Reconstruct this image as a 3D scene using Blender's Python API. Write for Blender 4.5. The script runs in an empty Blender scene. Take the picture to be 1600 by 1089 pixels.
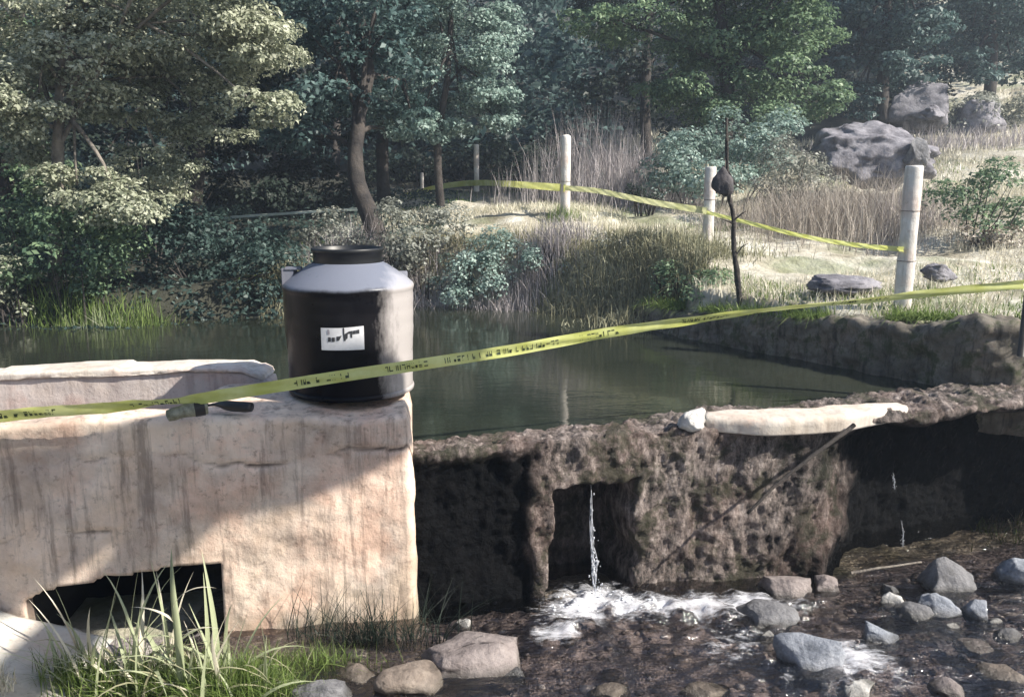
import bpy, bmesh, math, random
import numpy as np
from mathutils import Vector, Matrix, Euler
rnd = random.Random(7)
R = np.random.RandomState(11)
C = bpy.context.scene.collection
sc = bpy.context.scene

# ------------------------------------------------------------------ camera, sky, sun
CAM_Z = 3.0; F = 1300.0; PITCH = math.atan(244.5 / F)
cam_d = bpy.data.cameras.new('camera'); cam = bpy.data.objects.new('camera', cam_d); C.objects.link(cam)
cam.location = (0, 0, CAM_Z); cam.rotation_euler = (math.pi / 2 - PITCH, 0, 0)
cam_d.sensor_width = 36; cam_d.lens = F / 1600 * 36; cam_d.clip_start = 0.05; cam_d.clip_end = 2000
sc.camera = cam
SUN_EL = math.radians(40); SUN_AZ = math.radians(20)      # from the right, a little to the camera's side
S = Vector((math.cos(SUN_AZ) * math.cos(SUN_EL), -math.sin(SUN_AZ) * math.cos(SUN_EL), math.sin(SUN_EL)))
w = bpy.data.worlds.new('World'); sc.world = w; w.use_nodes = True
nt = w.node_tree; sky = nt.nodes.new('ShaderNodeTexSky'); sky.sky_type = 'NISHITA'; sky.sun_disc = False
sky.sun_elevation = SUN_EL; sky.sun_rotation = math.radians(90) + SUN_AZ
bg = nt.nodes['Background']; bg.inputs[1].default_value = 0.088; nt.links.new(sky.outputs[0], bg.inputs[0])
sl = bpy.data.lights.new('sun', 'SUN'); sl.energy = 5.0; sl.angle = math.radians(0.5); sl.color = (1, .93, .82)
so = bpy.data.objects.new('sun', sl); so.rotation_euler = S.to_track_quat('Z', 'Y').to_euler(); so.location = S * 40; C.objects.link(so)
sc.view_settings.view_transform = 'Standard'; sc.view_settings.look = 'None'; sc.view_settings.gamma = 1
sc.view_settings.use_curve_mapping = False; sc.view_settings.exposure = 1.05
sc.cycles.max_bounces = 8; sc.cycles.transparent_max_bounces = 12

# ------------------------------------------------------------------ helpers
def ray(u, v):
    yc = (544.5 - v) / F; c, s = math.cos(PITCH), math.sin(PITCH)
    return Vector(((u - 800) / F, c + yc * s, -s + yc * c))
def at(u, v, Y=None, z=None):
    d = ray(u, v)
    t = Y / d.y if Y is not None else (z - CAM_Z) / d.z
    return Vector((d.x * t, d.y * t, CAM_Z + d.z * t))
def px(n, Y): return n * Y / F

def hsh(i, j, k, seed):
    h = (i * 374761393 + j * 668265263 + k * 2147483647 + seed * 1274126177) & 0xffffffff
    h = ((h ^ (h >> 13)) * 1274126177) & 0xffffffff
    return ((h ^ (h >> 16)) & 0xffff) / 65535.0
def noise(P, sc_=1.0, seed=0):
    P = np.asarray(P, float) * sc_
    I = np.floor(P).astype(np.int64); f = P - I; f = f * f * (3 - 2 * f)
    o = 0
    for a in (0, 1):
        for b in (0, 1):
            for c in (0, 1):
                wgt = (f[:, 0] if a else 1 - f[:, 0]) * (f[:, 1] if b else 1 - f[:, 1]) * (f[:, 2] if c else 1 - f[:, 2])
                o = o + wgt * hsh(I[:, 0] + a, I[:, 1] + b, I[:, 2] + c, seed)
    return o * 2 - 1
def fbm(P, s=1.0, o=4, seed=0, g=.5):
    r = 0; a = 1
    for k in range(o):
        r = r + a * noise(P, s * 2 ** k, seed + k * 17); a *= g
    return r
def sstep(a, b, x):
    t = np.clip((x - a) / (b - a), 0, 1); return t * t * (3 - 2 * t)

def mesh_np(name, V, Q, smooth=False):
    V = np.asarray(V, np.float32); Q = np.asarray(Q, np.int32)
    me = bpy.data.meshes.new(name); n = Q.shape[1]
    me.vertices.add(len(V)); me.vertices.foreach_set('co', V.ravel())
    me.loops.add(Q.size); me.loops.foreach_set('vertex_index', Q.ravel())
    me.polygons.add(len(Q)); me.polygons.foreach_set('loop_start', np.arange(0, Q.size, n, dtype=np.int32))
    me.update(calc_edges=True); me.validate(clean_customdata=False)
    if smooth: me.polygons.foreach_set('use_smooth', np.ones(len(me.polygons), bool))
    return me
def tag(o, label=None, cat=None, group=None, kind=None):
    for k, v in (('label', label), ('category', cat), ('group', group), ('kind', kind)):
        if v: o[k] = v
    return o
def link(name, me, m=None, parent=None, loc=None):
    o = bpy.data.objects.new(name, me); C.objects.link(o)
    if m and not me.materials: me.materials.append(m)
    if parent: o.parent = parent
    if loc is not None: o.location = loc
    return o
def empty(name, loc, label, cat, group=None):
    o = bpy.data.objects.new(name, None); C.objects.link(o); o.location = loc; o.empty_display_size = .2
    return tag(o, label, cat, group)
def grid_faces(n, m, wrap=False):
    i = np.arange(n - 1)[:, None]; j = np.arange(m if wrap else m - 1)[None]
    j2 = (j + 1) % m
    return np.stack([i * m + j, i * m + j2, (i + 1) * m + j2, (i + 1) * m + j], -1).reshape(-1, 4)
def tube(pts, rad, n=8, cap=True):
    pts = [Vector(p) for p in pts]; rad = rad if hasattr(rad, '__len__') else [rad] * len(pts)
    V = []
    x = None
    for i, p in enumerate(pts):
        t = (pts[min(i + 1, len(pts) - 1)] - pts[max(i - 1, 0)]).normalized()
        if x is None: x = t.orthogonal().normalized()
        x = (x - t * x.dot(t)).normalized(); y = t.cross(x)
        for k in range(n):
            a = 2 * math.pi * k / n
            V.append(p + (x * math.cos(a) + y * math.sin(a)) * rad[i])
    Q = grid_faces(len(pts), n, True)
    if cap:
        V += [pts[0], pts[-1]]; a, b = len(V) - 2, len(V) - 1; L = (len(pts) - 1) * n
        c1 = [[k, k, (k + 1) % n, a] for k in range(n)]; c2 = [[L + k, L + (k + 1) % n, b, b] for k in range(n)]
        T = [[r[0], r[2], r[3]] for r in c1]; T2 = [[r[0], r[1], r[2]] for r in c2]
        Tq = np.concatenate([Q[:, [0, 1, 2]], Q[:, [0, 2, 3]], np.array(T), np.array(T2)])
        return np.array([list(v) for v in V]), Tq
    return np.array([list(v) for v in V]), np.concatenate([Q[:, [0, 1, 2]], Q[:, [0, 2, 3]]])
def join(parts):
    V = []; T = []; o = 0
    for v, t in parts:
        V.append(v); T.append(np.asarray(t) + o); o += len(v)
    return np.concatenate(V), np.concatenate(T)
def curve_pts(pts, n=24):
    P = [np.array(p, float) for p in pts]; P = [2 * P[0] - P[1]] + P + [2 * P[-1] - P[-2]]
    out = []; m = len(P) - 3
    for k in range(n + 1):
        t = k / n * m; i = min(int(t), m - 1); f = t - i
        a, b, c, d = P[i:i + 4]
        out.append(.5 * ((2 * b) + (c - a) * f + (2 * a - 5 * b + 4 * c - d) * f * f + (3 * b - a - 3 * c + d) * f ** 3))
    return out

# ------------------------------------------------------------------ materials
class N:
    def __init__(s, name):
        s.m = bpy.data.materials.new(name); s.m.use_nodes = True; s.t = s.m.node_tree; s.b = s.t.nodes['Principled BSDF']
        s.out = s.t.nodes['Material Output']; s.co = s.t.nodes.new('ShaderNodeTexCoord').outputs['Object']
    def l(s, a, b): s.t.links.new(a, b)
    def n(s, ty, **kw):
        x = s.t.nodes.new(ty)
        for k, v in kw.items(): setattr(x, k, v)
        return x
    def noise(s, scale, det=6, rough=.6, vec=None, stretch=None):
        x = s.n('ShaderNodeTexNoise'); x.inputs['Scale'].default_value = scale; x.inputs['Detail'].default_value = det; x.inputs['Roughness'].default_value = rough
        v = vec or s.co
        if stretch:
            mp = s.n('ShaderNodeMapping'); mp.inputs['Scale'].default_value = stretch; s.l(v, mp.inputs[0]); v = mp.outputs[0]
        s.l(v, x.inputs['Vector']); return x.outputs['Fac']
    def ramp(s, fac, stops):
        x = s.n('ShaderNodeValToRGB'); e = x.color_ramp.elements
        while len(e) > 1: e.remove(e[-1])
        for i, (p, c) in enumerate(stops):
            q = e[0] if i == 0 else e.new(p)
            q.position = p; q.color = (*c, 1) if len(c) == 3 else c
        s.l(fac, x.inputs[0]); return x.outputs[0]
    def mix(s, fac, a, b, mode='MIX'):
        x = s.n('ShaderNodeMix', data_type='RGBA', blend_type=mode)
        for sock, v in ((x.inputs[0], fac), (x.inputs[6], a), (x.inputs[7], b)):
            if hasattr(v, 'links') or hasattr(v, 'is_linked'): s.l(v, sock)
            else: sock.default_value = v if not isinstance(v, tuple) else (*v, 1)
        return x.outputs[2]
    def math(s, op, a, b=0.0, clamp=False):
        x = s.n('ShaderNodeMath', operation=op, use_clamp=clamp)
        for i, v in enumerate((a, b)):
            if hasattr(v, 'is_linked'): s.l(v, x.inputs[i])
            else: x.inputs[i].default_value = v
        return x.outputs[0]
    def bump(s, h, strength=.5, dist=.02):
        x = s.n('ShaderNodeBump'); x.inputs['Strength'].default_value = strength; x.inputs['Distance'].default_value = dist
        s.l(h, x.inputs['Height']); s.l(x.outputs[0], s.b.inputs['Normal'])
    def col(s, c):
        if isinstance(c, tuple): s.b.inputs['Base Color'].default_value = (*c, 1)
        else: s.l(c, s.b.inputs['Base Color'])
    def set(s, **kw):
        for k, v in kw.items(): s.b.inputs[k.replace('_', ' ')].default_value = v
g_ = lambda v: (v, v, v)

def concrete(name, c1, c2, dark, stain=.5, moss=None, rough=.9, sc=1.0, grime=(.44, .60)):
    m = N(name)
    a = m.ramp(m.noise(2.2 * sc, 8, .6), [(.35, c1), (.65, c2)])
    st = m.ramp(m.noise(3.0, 8, .7, stretch=(4.2, 4.2, .35)), [(.50, g_(0)), (.64, g_(1))])
    a = m.mix(m.math('MULTIPLY', st, stain), a, dark)
    sp = m.ramp(m.noise(22, 6, .7), [(.30, g_(1)), (.44, g_(0))])
    a = m.mix(m.math('MULTIPLY', sp, .55), a, dark)
    bl = m.ramp(m.noise(.9, 6, .7), [(grime[0], g_(0)), (grime[1], g_(1))])
    a = m.mix(m.math('MULTIPLY', bl, .45), a, dark)
    hu = m.ramp(m.noise(1.4, 6, .65), [(.38, (1.0, .87, .82)), (.5, (1, 1, 1)), (.64, (1.0, .95, .88))])
    a = m.mix(1.0, a, hu, 'MULTIPLY')
    if moss:
        mo = m.ramp(m.noise(4.5, 8, .7), [(.50, g_(0)), (.60, g_(1))])
        a = m.mix(m.math('MULTIPLY', mo, moss[1]), a, moss[0])
    m.col(a); m.set(Roughness=rough)
    h = m.math('ADD', m.noise(40, 8, .7), m.math('MULTIPLY', m.noise(7, 6, .6), 2.0))
    m.bump(h, .38, .016); return m.m

M = {}
M['wall_conc'] = concrete('pinkish cream concrete', (.56, .44, .36), (.66, .55, .46), (.17, .13, .115), .38)
M['rear_conc'] = concrete('shade-tinted mauve grey render', (.43, .38, .36), (.52, .47, .45), (.26, .22, .21), .5)
M['cap_conc'] = concrete('pale worn concrete, also sunlit cap white', (.52, .475, .42), (.65, .61, .56), (.28, .235, .20), .5)
M['slope_conc'] = concrete('pale grey slab', (.5, .5, .46), (.62, .60, .55), (.24, .22, .19), .25)

def wet_shaded_rock():
    m = N('wet rough weir stone with painted shade')
    a = m.ramp(m.noise(10, 10, .78, stretch=(1.25, 1.25, .55)), [(.40, (.022, .02, .018)), (.47, (.12, .10, .092)), (.53, (.20, .165, .15)), (.62, (.40, .345, .32))])
    red = m.ramp(m.noise(1.6, 5, .6), [(.45, g_(0)), (.62, g_(1))])
    a = m.mix(m.math('MULTIPLY', red, .45), a, (.15, .085, .07))
    mo = m.ramp(m.noise(3.2, 9, .75), [(.50, g_(0)), (.58, g_(1))])
    at_ = m.n('ShaderNodeAttribute', attribute_name='wet_or_shade').outputs['Fac']
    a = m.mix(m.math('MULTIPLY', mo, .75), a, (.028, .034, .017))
    a = m.mix(at_, a, m.mix(.992, a, (.0055, .006, .007)))  # near-black covers wet slime and the shade painted into the weir face
    m.col(a)
    m.l(m.ramp(m.noise(9, 5, .6), [(.35, g_(.42)), (.6, g_(.9))]), m.b.inputs['Roughness'])
    m.l(m.ramp(at_, [(0, g_(.3)), (1, g_(.04))]), m.b.inputs['Specular IOR Level'])
    m.bump(m.math('ADD', m.noise(30, 9, .75), m.math('MULTIPLY', m.noise(9, 7, .7), 1.5)), .9, .035); return m.m
M['weir'] = wet_shaded_rock()
M['bank_wall'] = concrete('old mossy stone face', (.12, .105, .085), (.26, .235, .20), (.022, .02, .016), .85, ((.035, .045, .015), .85), sc=2)

def simple(name, c, rough=.6, metal=0, var=None, vs=6, bump=0, bs=40, spec=None):
    m = N(name)
    if var: m.col(m.ramp(m.noise(vs, 6, .65), [(.35, c), (.65, var)]))
    else: m.col(c)
    m.set(Roughness=rough, Metallic=metal)
    if spec is not None: m.set(**{'Specular IOR Level': spec})
    if bump: m.bump(m.noise(bs, 6, .65), bump, .02)
    return m.m
def rockm(name, c1, c2, dark):
    m = N(name); a = m.ramp(m.noise(4, 9, .7), [(.32, dark), (.46, c1), (.68, c2)])
    sp = m.ramp(m.noise(28, 5, .7), [(.58, g_(0)), (.72, g_(1))]); a = m.mix(m.math('MULTIPLY', sp, .35), a, dark)
    if name.endswith('stone') and 'boulder' not in name:
        g = m.n('ShaderNodeNewGeometry').outputs['Position']; sx = m.n('ShaderNodeSeparateXYZ'); m.l(g, sx.inputs[0])
        wb = m.ramp(m.math('ADD', sx.outputs[2], m.math('MULTIPLY', m.noise(9, 5, .6), .06)), [(.135, g_(1)), (.185, g_(0))])
        a = m.mix(m.math('MULTIPLY', wb, .72), a, m.mix(.5, a, (.02, .018, .012), 'MULTIPLY')); a = m.mix(m.math('MULTIPLY', wb, .6), a, (.03, .027, .02))
        m.l(m.ramp(wb, [(0, g_(.8)), (1, g_(.2))]), m.b.inputs['Roughness'])
    else: m.set(Roughness=.85)
    m.col(a); m.bump(m.math('ADD', m.noise(25, 9, .7), m.noise(6, 8, .7)), .8, .03); return m.m
M['rock_pink'] = rockm('pinkish grey stone', (.20, .17, .165), (.36, .315, .30), (.06, .05, .048))
M['rock_grey'] = rockm('dark grey stone', (.13, .13, .14), (.25, .25, .26), (.05, .05, .05))
M['rock_blue'] = rockm('bluish grey stone', (.20, .22, .26), (.42, .44, .49), (.07, .08, .10))
M['rock_white'] = rockm('whitish stone', (.55, .54, .52), (.78, .76, .73), (.25, .24, .22))
M['rock_brown'] = rockm('brown stone', (.18, .145, .12), (.33, .28, .235), (.06, .05, .042))
M['rock_mauve'] = rockm('mauve grey boulder stone', (.15, .145, .165), (.31, .30, .33), (.045, .042, .05))
M['bark_dark'] = rockm('dark bark', (.032, .027, .025), (.07, .058, .05), (.012, .01, .01))
M['bark_pale'] = rockm('pale bark', (.16, .14, .12), (.28, .25, .215), (.06, .05, .04))
M['post'] = concrete('weathered white post', (.60, .58, .55), (.74, .72, .69), (.30, .27, .24), .45)
M['stick'] = rockm('bleached driftwood', (.42, .40, .38), (.62, .6, .57), (.2, .18, .16))

def leafm(name, a, b, c, trans=.35, rough=.5):
    m = N(name); m.t.nodes.remove(m.b)
    geo = m.n('ShaderNodeNewGeometry').outputs['Random Per Island']
    nz = m.noise(.8, 3, .5)
    f = m.math('ADD', m.math('MULTIPLY', geo, .6), m.math('MULTIPLY', nz, .55))
    col = m.ramp(f, [(.22, a), (.55, b), (.9, c)])
    p = m.n('ShaderNodeBsdfPrincipled'); m.l(col, p.inputs['Base Color']); p.inputs['Roughness'].default_value = rough
    p.inputs['Specular IOR Level'].default_value = .35
    t = m.n('ShaderNodeBsdfTranslucent'); m.l(col, t.inputs[0])
    x = m.n('ShaderNodeMixShader'); x.inputs[0].default_value = trans
    m.l(p.outputs[0], x.inputs[1]); m.l(t.outputs[0], x.inputs[2]); m.l(x.outputs[0], m.out.inputs[0]); return m.m
M['leaf_pale'] = leafm('pale grey green leaves', (.15, .175, .115), (.34, .365, .26), (.58, .60, .48))
M['leaf_teal'] = leafm('blue green leaves', (.10, .16, .14), (.24, .34, .30), (.46, .56, .51))
M['leaf_green'] = leafm('mid green leaves', (.06, .11, .07), (.13, .205, .12), (.26, .35, .20))
M['leaf_deep'] = leafm('deep blue green leaves', (.03, .06, .06), (.065, .115, .11), (.14, .21, .20))
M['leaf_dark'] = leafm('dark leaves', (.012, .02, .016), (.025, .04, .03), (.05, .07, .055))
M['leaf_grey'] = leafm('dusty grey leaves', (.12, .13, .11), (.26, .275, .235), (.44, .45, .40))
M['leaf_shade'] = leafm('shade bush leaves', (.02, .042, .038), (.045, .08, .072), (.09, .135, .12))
M['dry'] = leafm('dry brush twigs', (.17, .145, .12), (.37, .325, .28), (.58, .53, .47), .15, .8)
M['dry_mauve'] = leafm('mauve grey dead twigs', (.18, .16, .165), (.38, .345, .35), (.56, .52, .52), .15, .8)
M['straw'] = leafm('straw coloured grass', (.36, .33, .24), (.62, .58, .46), (.84, .80, .68), .25, .7)
M['grass'] = leafm('green grass', (.06, .10, .025), (.14, .21, .05), (.28, .36, .12), .35, .6)
M['reed'] = leafm('pale reed blades', (.18, .24, .12), (.36, .41, .24), (.60, .61, .46), .35, .6)
M['root'] = leafm('brown hanging roots and dead grass', (.11, .105, .06), (.26, .25, .155), (.46, .45, .31), .1, .8)

def groundm():
    m = N('bank soil and dry turf')
    a = m.ramp(m.noise(1.3, 9, .65), [(.33, (.22, .195, .14)), (.45, (.42, .385, .30)), (.58, (.60, .57, .49)), (.75, (.72, .70, .64))])
    g = m.ramp(m.noise(.55, 6, .6), [(.50, g_(0)), (.60, g_(1))])
    a = m.mix(m.math('MULTIPLY', g, .6), a, m.ramp(m.noise(9, 5), [(.3, (.07, .10, .04)), (.7, (.19, .23, .10))]))
    wet_or_shade = m.n('ShaderNodeAttribute', attribute_name='wet_or_shade').outputs['Fac']
    b = m.ramp(m.noise(6, 9, .7), [(.3, (.13, .115, .115)), (.5, (.33, .29, .285)), (.7, (.56, .51, .50))])
    a = m.mix(wet_or_shade, a, b)
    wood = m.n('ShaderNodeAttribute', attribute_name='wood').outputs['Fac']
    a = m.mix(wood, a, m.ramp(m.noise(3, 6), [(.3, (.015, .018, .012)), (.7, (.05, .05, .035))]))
    m.col(a); m.set(Roughness=.95)
    m.bump(m.math('ADD', m.noise(12, 9, .7), m.noise(3, 6, .6)), .8, .06); return m.m
M['ground'] = groundm()
def poolm():
    m = N('murky green water'); m.col(m.ramp(m.noise(.4, 4), [(.35, (.014, .018, .013)), (.65, (.030, .034, .025))]))
    m.set(Roughness=.035, IOR=1.36)
    h = m.math('ADD', m.noise(5, 4, .5, stretch=(.55, 1.6, 1)), m.math('MULTIPLY', m.noise(18, 3, .5, stretch=(.5, 1.6, 1)), .35))
    m.bump(h, .11, .02); return m.m
M['pool'] = poolm()
def streamm():
    m = N('shallow stream water'); m.t.nodes.remove(m.b)
    tr = m.n('ShaderNodeBsdfTransparent'); tr.inputs[0].default_value = (.74, .70, .68, 1)
    gl = m.n('ShaderNodeBsdfGlossy'); gl.inputs['Roughness'].default_value = .09
    fr = m.n('ShaderNodeFresnel'); fr.inputs[0].default_value = 1.36
    bp = m.n('ShaderNodeBump'); bp.inputs['Strength'].default_value = .9; bp.inputs['Distance'].default_value = .03
    m.l(m.math('ADD', m.noise(14, 4, .6, stretch=(.6, 1.5, 1)), m.math('MULTIPLY', m.noise(45, 3, .5), .3)), bp.inputs['Height'])
    for x in (gl, fr): m.l(bp.outputs[0], x.inputs['Normal'])
    x = m.n('ShaderNodeMixShader'); m.l(m.math('ADD', m.math('MULTIPLY', fr.outputs[0], 1.7), .05, True), x.inputs[0]); m.l(tr.outputs[0], x.inputs[1]); m.l(gl.outputs[0], x.inputs[2])
    fo = m.n('ShaderNodeAttribute', attribute_name='foam').outputs['Fac']
    nz = m.noise(16, 10, .78, stretch=(.6, 1.5, 1))
    f = m.ramp(m.math('ADD', m.math('MULTIPLY', fo, .36), m.math('MULTIPLY', nz, .8)), [(.57, g_(0)), (.80, g_(.85))])
    df = m.n('ShaderNodeBsdfDiffuse'); df.inputs[0].default_value = (.66, .67, .72, 1)
    y = m.n('ShaderNodeMixShader'); m.l(f, y.inputs[0]); m.l(x.outputs[0], y.inputs[1]); m.l(df.outputs[0], y.inputs[2])
    m.l(y.outputs[0], m.out.inputs[0]); return m.m
M['stream'] = streamm()
M['foam'] = simple('white foam', (.55, .57, .61), .5)
def plastic():
    m = N('black polyethylene')
    d = m.ramp(m.noise(2.6, 8, .7), [(.42, g_(0)), (.7, g_(1))])
    base = m.mix(m.math('MULTIPLY', d, .15), (.004, .004, .006), (.05, .046, .046))
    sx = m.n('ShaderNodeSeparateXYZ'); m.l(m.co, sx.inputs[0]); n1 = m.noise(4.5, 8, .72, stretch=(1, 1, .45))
    rt_ = m.ramp(m.math('ADD', m.math('MULTIPLY', sx.outputs[0], 1.1), m.math('MULTIPLY', n1, .45)), [(.50, g_(0)), (.66, g_(1))])  # blotchy dust film that also paints in the sun-side brightness
    lf_ = m.ramp(m.math('ADD', m.math('MULTIPLY', sx.outputs[0], -1.0), m.math('MULTIPLY', n1, .30)), [(.50, g_(0)), (.60, g_(1))])  # brown left rim: warm reflection put into the colour
    sh_ = m.ramp(m.math('ADD', sx.outputs[2], m.math('MULTIPLY', n1, .06)), [(.775, g_(0)), (.80, g_(1))])  # shoulder dust tinted blue, painting in the sky reflection
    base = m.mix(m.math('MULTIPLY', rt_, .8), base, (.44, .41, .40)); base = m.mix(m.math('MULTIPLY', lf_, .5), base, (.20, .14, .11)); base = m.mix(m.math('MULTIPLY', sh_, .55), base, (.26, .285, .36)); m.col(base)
    m.l(m.ramp(m.noise(5, 7, .7), [(.3, g_(.24)), (.7, g_(.42))]), m.b.inputs['Roughness'])
    m.set(**{'Specular IOR Level': .16}); m.bump(m.noise(9, 4), .08, .02); return m.m
M['tank'] = plastic()
M['tank_neck'] = simple('black neck plastic', (.008, .009, .011), .45)
M['paper'] = simple('white sticker', (.62, .62, .64), .6, var=(.52, .52, .54), vs=20)
M['ink'] = simple('dark print', (.03, .03, .035), .6)
M['ink_pale'] = simple('faded print', (.28, .26, .29), .6)
M['tape_ink'] = simple('dark green print', (.035, .05, .015), .6)
def tapem(nm, ca, cb):
    m = N(nm); m.t.nodes.remove(m.b)
    c = m.ramp(m.noise(4, 4), [(.35, ca), (.65, cb)])
    p = m.n('ShaderNodeBsdfPrincipled'); m.l(c, p.inputs['Base Color']); p.inputs['Roughness'].default_value = .35
    t = m.n('ShaderNodeBsdfTranslucent'); m.l(c, t.inputs[0]); x = m.n('ShaderNodeMixShader'); x.inputs[0].default_value = .4
    m.l(p.outputs[0], x.inputs[1]); m.l(t.outputs[0], x.inputs[2]); m.l(x.outputs[0], m.out.inputs[0]); return m.m
M['tape'] = tapem('yellow barrier plastic', (.54, .57, .15), (.70, .73, .32)); M['tape_pale'] = tapem('faded yellow tape', (.50, .52, .26), (.68, .69, .42)); M['tape_white'] = tapem('faded whitish tape', (.5, .58, .55), (.66, .72, .70))
M['black'] = simple('black rubber', (.012, .012, .014), .45)
M['blackpost'] = simple('black painted post', (.01, .01, .01), .5, var=(.03, .028, .025))
M['olive'] = simple('dirty olive plastic', (.10, .10, .06), .5, var=(.28, .28, .22), vs=25)
M['nest'] = simple('dark grey bundle', (.03, .027, .03), .8, var=(.08, .07, .075), vs=12, bump=.5)
M['wire'] = simple('rusty wire', (.08, .06, .05), .6, .5)

# ------------------------------------------------------------------ ground
POOL = np.array([(-14, 6.6), (-4.2, 6.6), (-1.9, 6.6), (-.75, 6.2), (-.62, 5.6), (1.2, 6.1), (2.5, 6.25), (4.2, 6.9), (4.05, 7.25), (3.4, 8.2), (2.2, 9.95), (1.6, 11.2),
                 (.9, 11.75), (0, 12.4), (-1.6, 12.8), (-3.3, 11.5), (-4.7, 10.9), (-6.5, 10.5), (-14, 10)], float)
def pdist(x, y, P=POOL):
    d = np.full(x.shape, 1e9); ins = np.zeros(x.shape, bool)
    for i in range(len(P)):
        a, b = P[i], P[(i + 1) % len(P)]; e = b - a
        t = np.clip(((x - a[0]) * e[0] + (y - a[1]) * e[1]) / (e @ e), 0, 1)
        d = np.minimum(d, np.hypot(x - a[0] - t * e[0], y - a[1] - t * e[1]))
        c = ((a[1] > y) != (b[1] > y)) & (x < (b[0] - a[0]) * (y - a[1]) / (b[1] - a[1] + 1e-12) + a[0]); ins ^= c
    return np.where(ins, -d, d)
CTRL = np.array([(4, 8.6, 1.8), (5.2, 7, 1.82), (8, 8, 2.2), (2.7, 11.5, 2.0), (1, 13.5, 2.35), (1, 15, 2.62), (-1, 13.7, 2.2), (-2.2, 14, 2.15), (-3.8, 13, 1.8), (-6, 12.5, 1.7),
                 (-10, 12, 1.9), (6, 12, 2.15), (10, 12, 2.7), (4, 17, 2.6), (9, 17, 3.1), (0, 20, 3.0), (8, 20, 3.6), (13, 20, 4.0), (17, 28, 5.4), (5, 28, 4.4), (-8, 20, 2.8), (-12, 27, 3.6),
                 (0, 32, 4.6), (-20, 15, 3), (20, 12, 4.5), (0, 45, 9), (20, 45, 11), (-25, 45, 9), (0, 85, 26), (60, 85, 28), (-60, 85, 26), (60, 20, 12), (-60, 20, 12), (12, 4, 3), (60, -30, 8), (-60, -30, 8)], float)
def _tps():
    X = CTRL[:, :2]; n = len(X)
    r = np.hypot(*(X[:, None] - X[None]).transpose(2, 0, 1)); K = np.where(r > 0, r, 0)
    A = np.zeros((n + 3, n + 3)); A[:n, :n] = K + np.eye(n) * .05; A[:n, n] = 1; A[:n, n + 1:] = X; A[n, :n] = 1; A[n + 1:, :n] = X.T
    return np.linalg.solve(A, np.concatenate([CTRL[:, 2], [0, 0, 0]]))
TW = _tps()
def land(x, y):
    x = np.clip(x, -80, 80); y = np.clip(y, -40, 100); n = len(CTRL)
    o = TW[n] + TW[n + 1] * x + TW[n + 2] * y
    for i in range(n): o = o + TW[i] * np.hypot(x - CTRL[i, 0], y - CTRL[i, 1])
    return np.clip(o, 1.6, 40)
FW = [(-12, 4.1), (-3.15, 4.95), (-.66, 5.33)]              # front wall line
WL = [(-.64, 5.38), (1.19, 5.85), (2.5, 6.0), (4.3, 6.62), (6.5, 7.4)]   # weir line
DAM = np.array(FW + WL, float)
def ground_z(x, y):
    x = np.asarray(x, float); y = np.asarray(y, float)
    P = np.stack([x, y, 0 * x], -1)
    yd = np.interp(x, DAM[:, 0], DAM[:, 1])
    d = pdist(x, y)
    wd = np.where((x > 2) & (y < 10.3), .18, .75) 
    up = .75 + (land(x, y) - .75) * sstep(-.12, 1, np.clip(d / wd, -.12, 1)) + fbm(P, .9, 4, 3) * .10 * sstep(0, 1.5, d)
    up = np.where(d < 0, .75 - np.clip(-d, 0, 1) * .4, up)
    bed = -.04 + fbm(P, 1.6, 4, 9) * .05 + fbm(P, 9, 3, 19) * .016
    bed = bed + 1.5 * sstep(3.6, 1.6, y)                            # bank the photographer stands on
    bed = bed + 1.9 * sstep(5.2, 7.5, x) + 1.2 * sstep(-5.5, -8, x)
    bed = bed + .10 * sstep(-.5, -1.3, x) * sstep(4.2, 5.0, y)
    return np.where(((y < yd + 1.7) & (x < 4.3)) | ((y < yd + 1.0) & (x < 6)) | (y < yd + .12), np.minimum(bed, np.where(y > yd, 0, 9)), up), d, yd
def axis(lo, hi, c0, c1, fine, grow=1.12):
    a = list(np.arange(c0, c1, fine)); s = fine
    while a[-1] < hi: s *= grow; a.append(a[-1] + s)
    b = [c0]; s = fine
    while b[-1] > lo: s *= grow; b.append(b[-1] - s)
    return np.array(b[:0:-1] + a)
gx = axis(-400, 400, -6, 8, .085, 1.10); gy = axis(-300, 600, 4, 15, .085, 1.08)
GX, GY = np.meshgrid(gx, gy); fx, fy = GX.ravel(), GY.ravel()
gz, gd, gyd = ground_z(fx, fy)
me = mesh_np('ground', np.stack([fx, fy, gz], -1), grid_faces(len(gy), len(gx)), True)
aw = me.attributes.new('wet_or_shade', 'FLOAT', 'POINT'); aw.data.foreach_set('value', (np.where(fy < gyd + .2, 1, 0) * sstep(1.0, .3, gz)).astype(np.float32))
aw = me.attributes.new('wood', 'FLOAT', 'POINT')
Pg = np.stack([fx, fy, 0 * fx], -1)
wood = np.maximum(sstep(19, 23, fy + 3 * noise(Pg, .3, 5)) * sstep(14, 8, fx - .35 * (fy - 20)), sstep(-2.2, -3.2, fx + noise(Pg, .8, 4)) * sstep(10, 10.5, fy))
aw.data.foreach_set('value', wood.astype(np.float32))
tag(link('ground', me, M['ground']), kind='structure')

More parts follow.
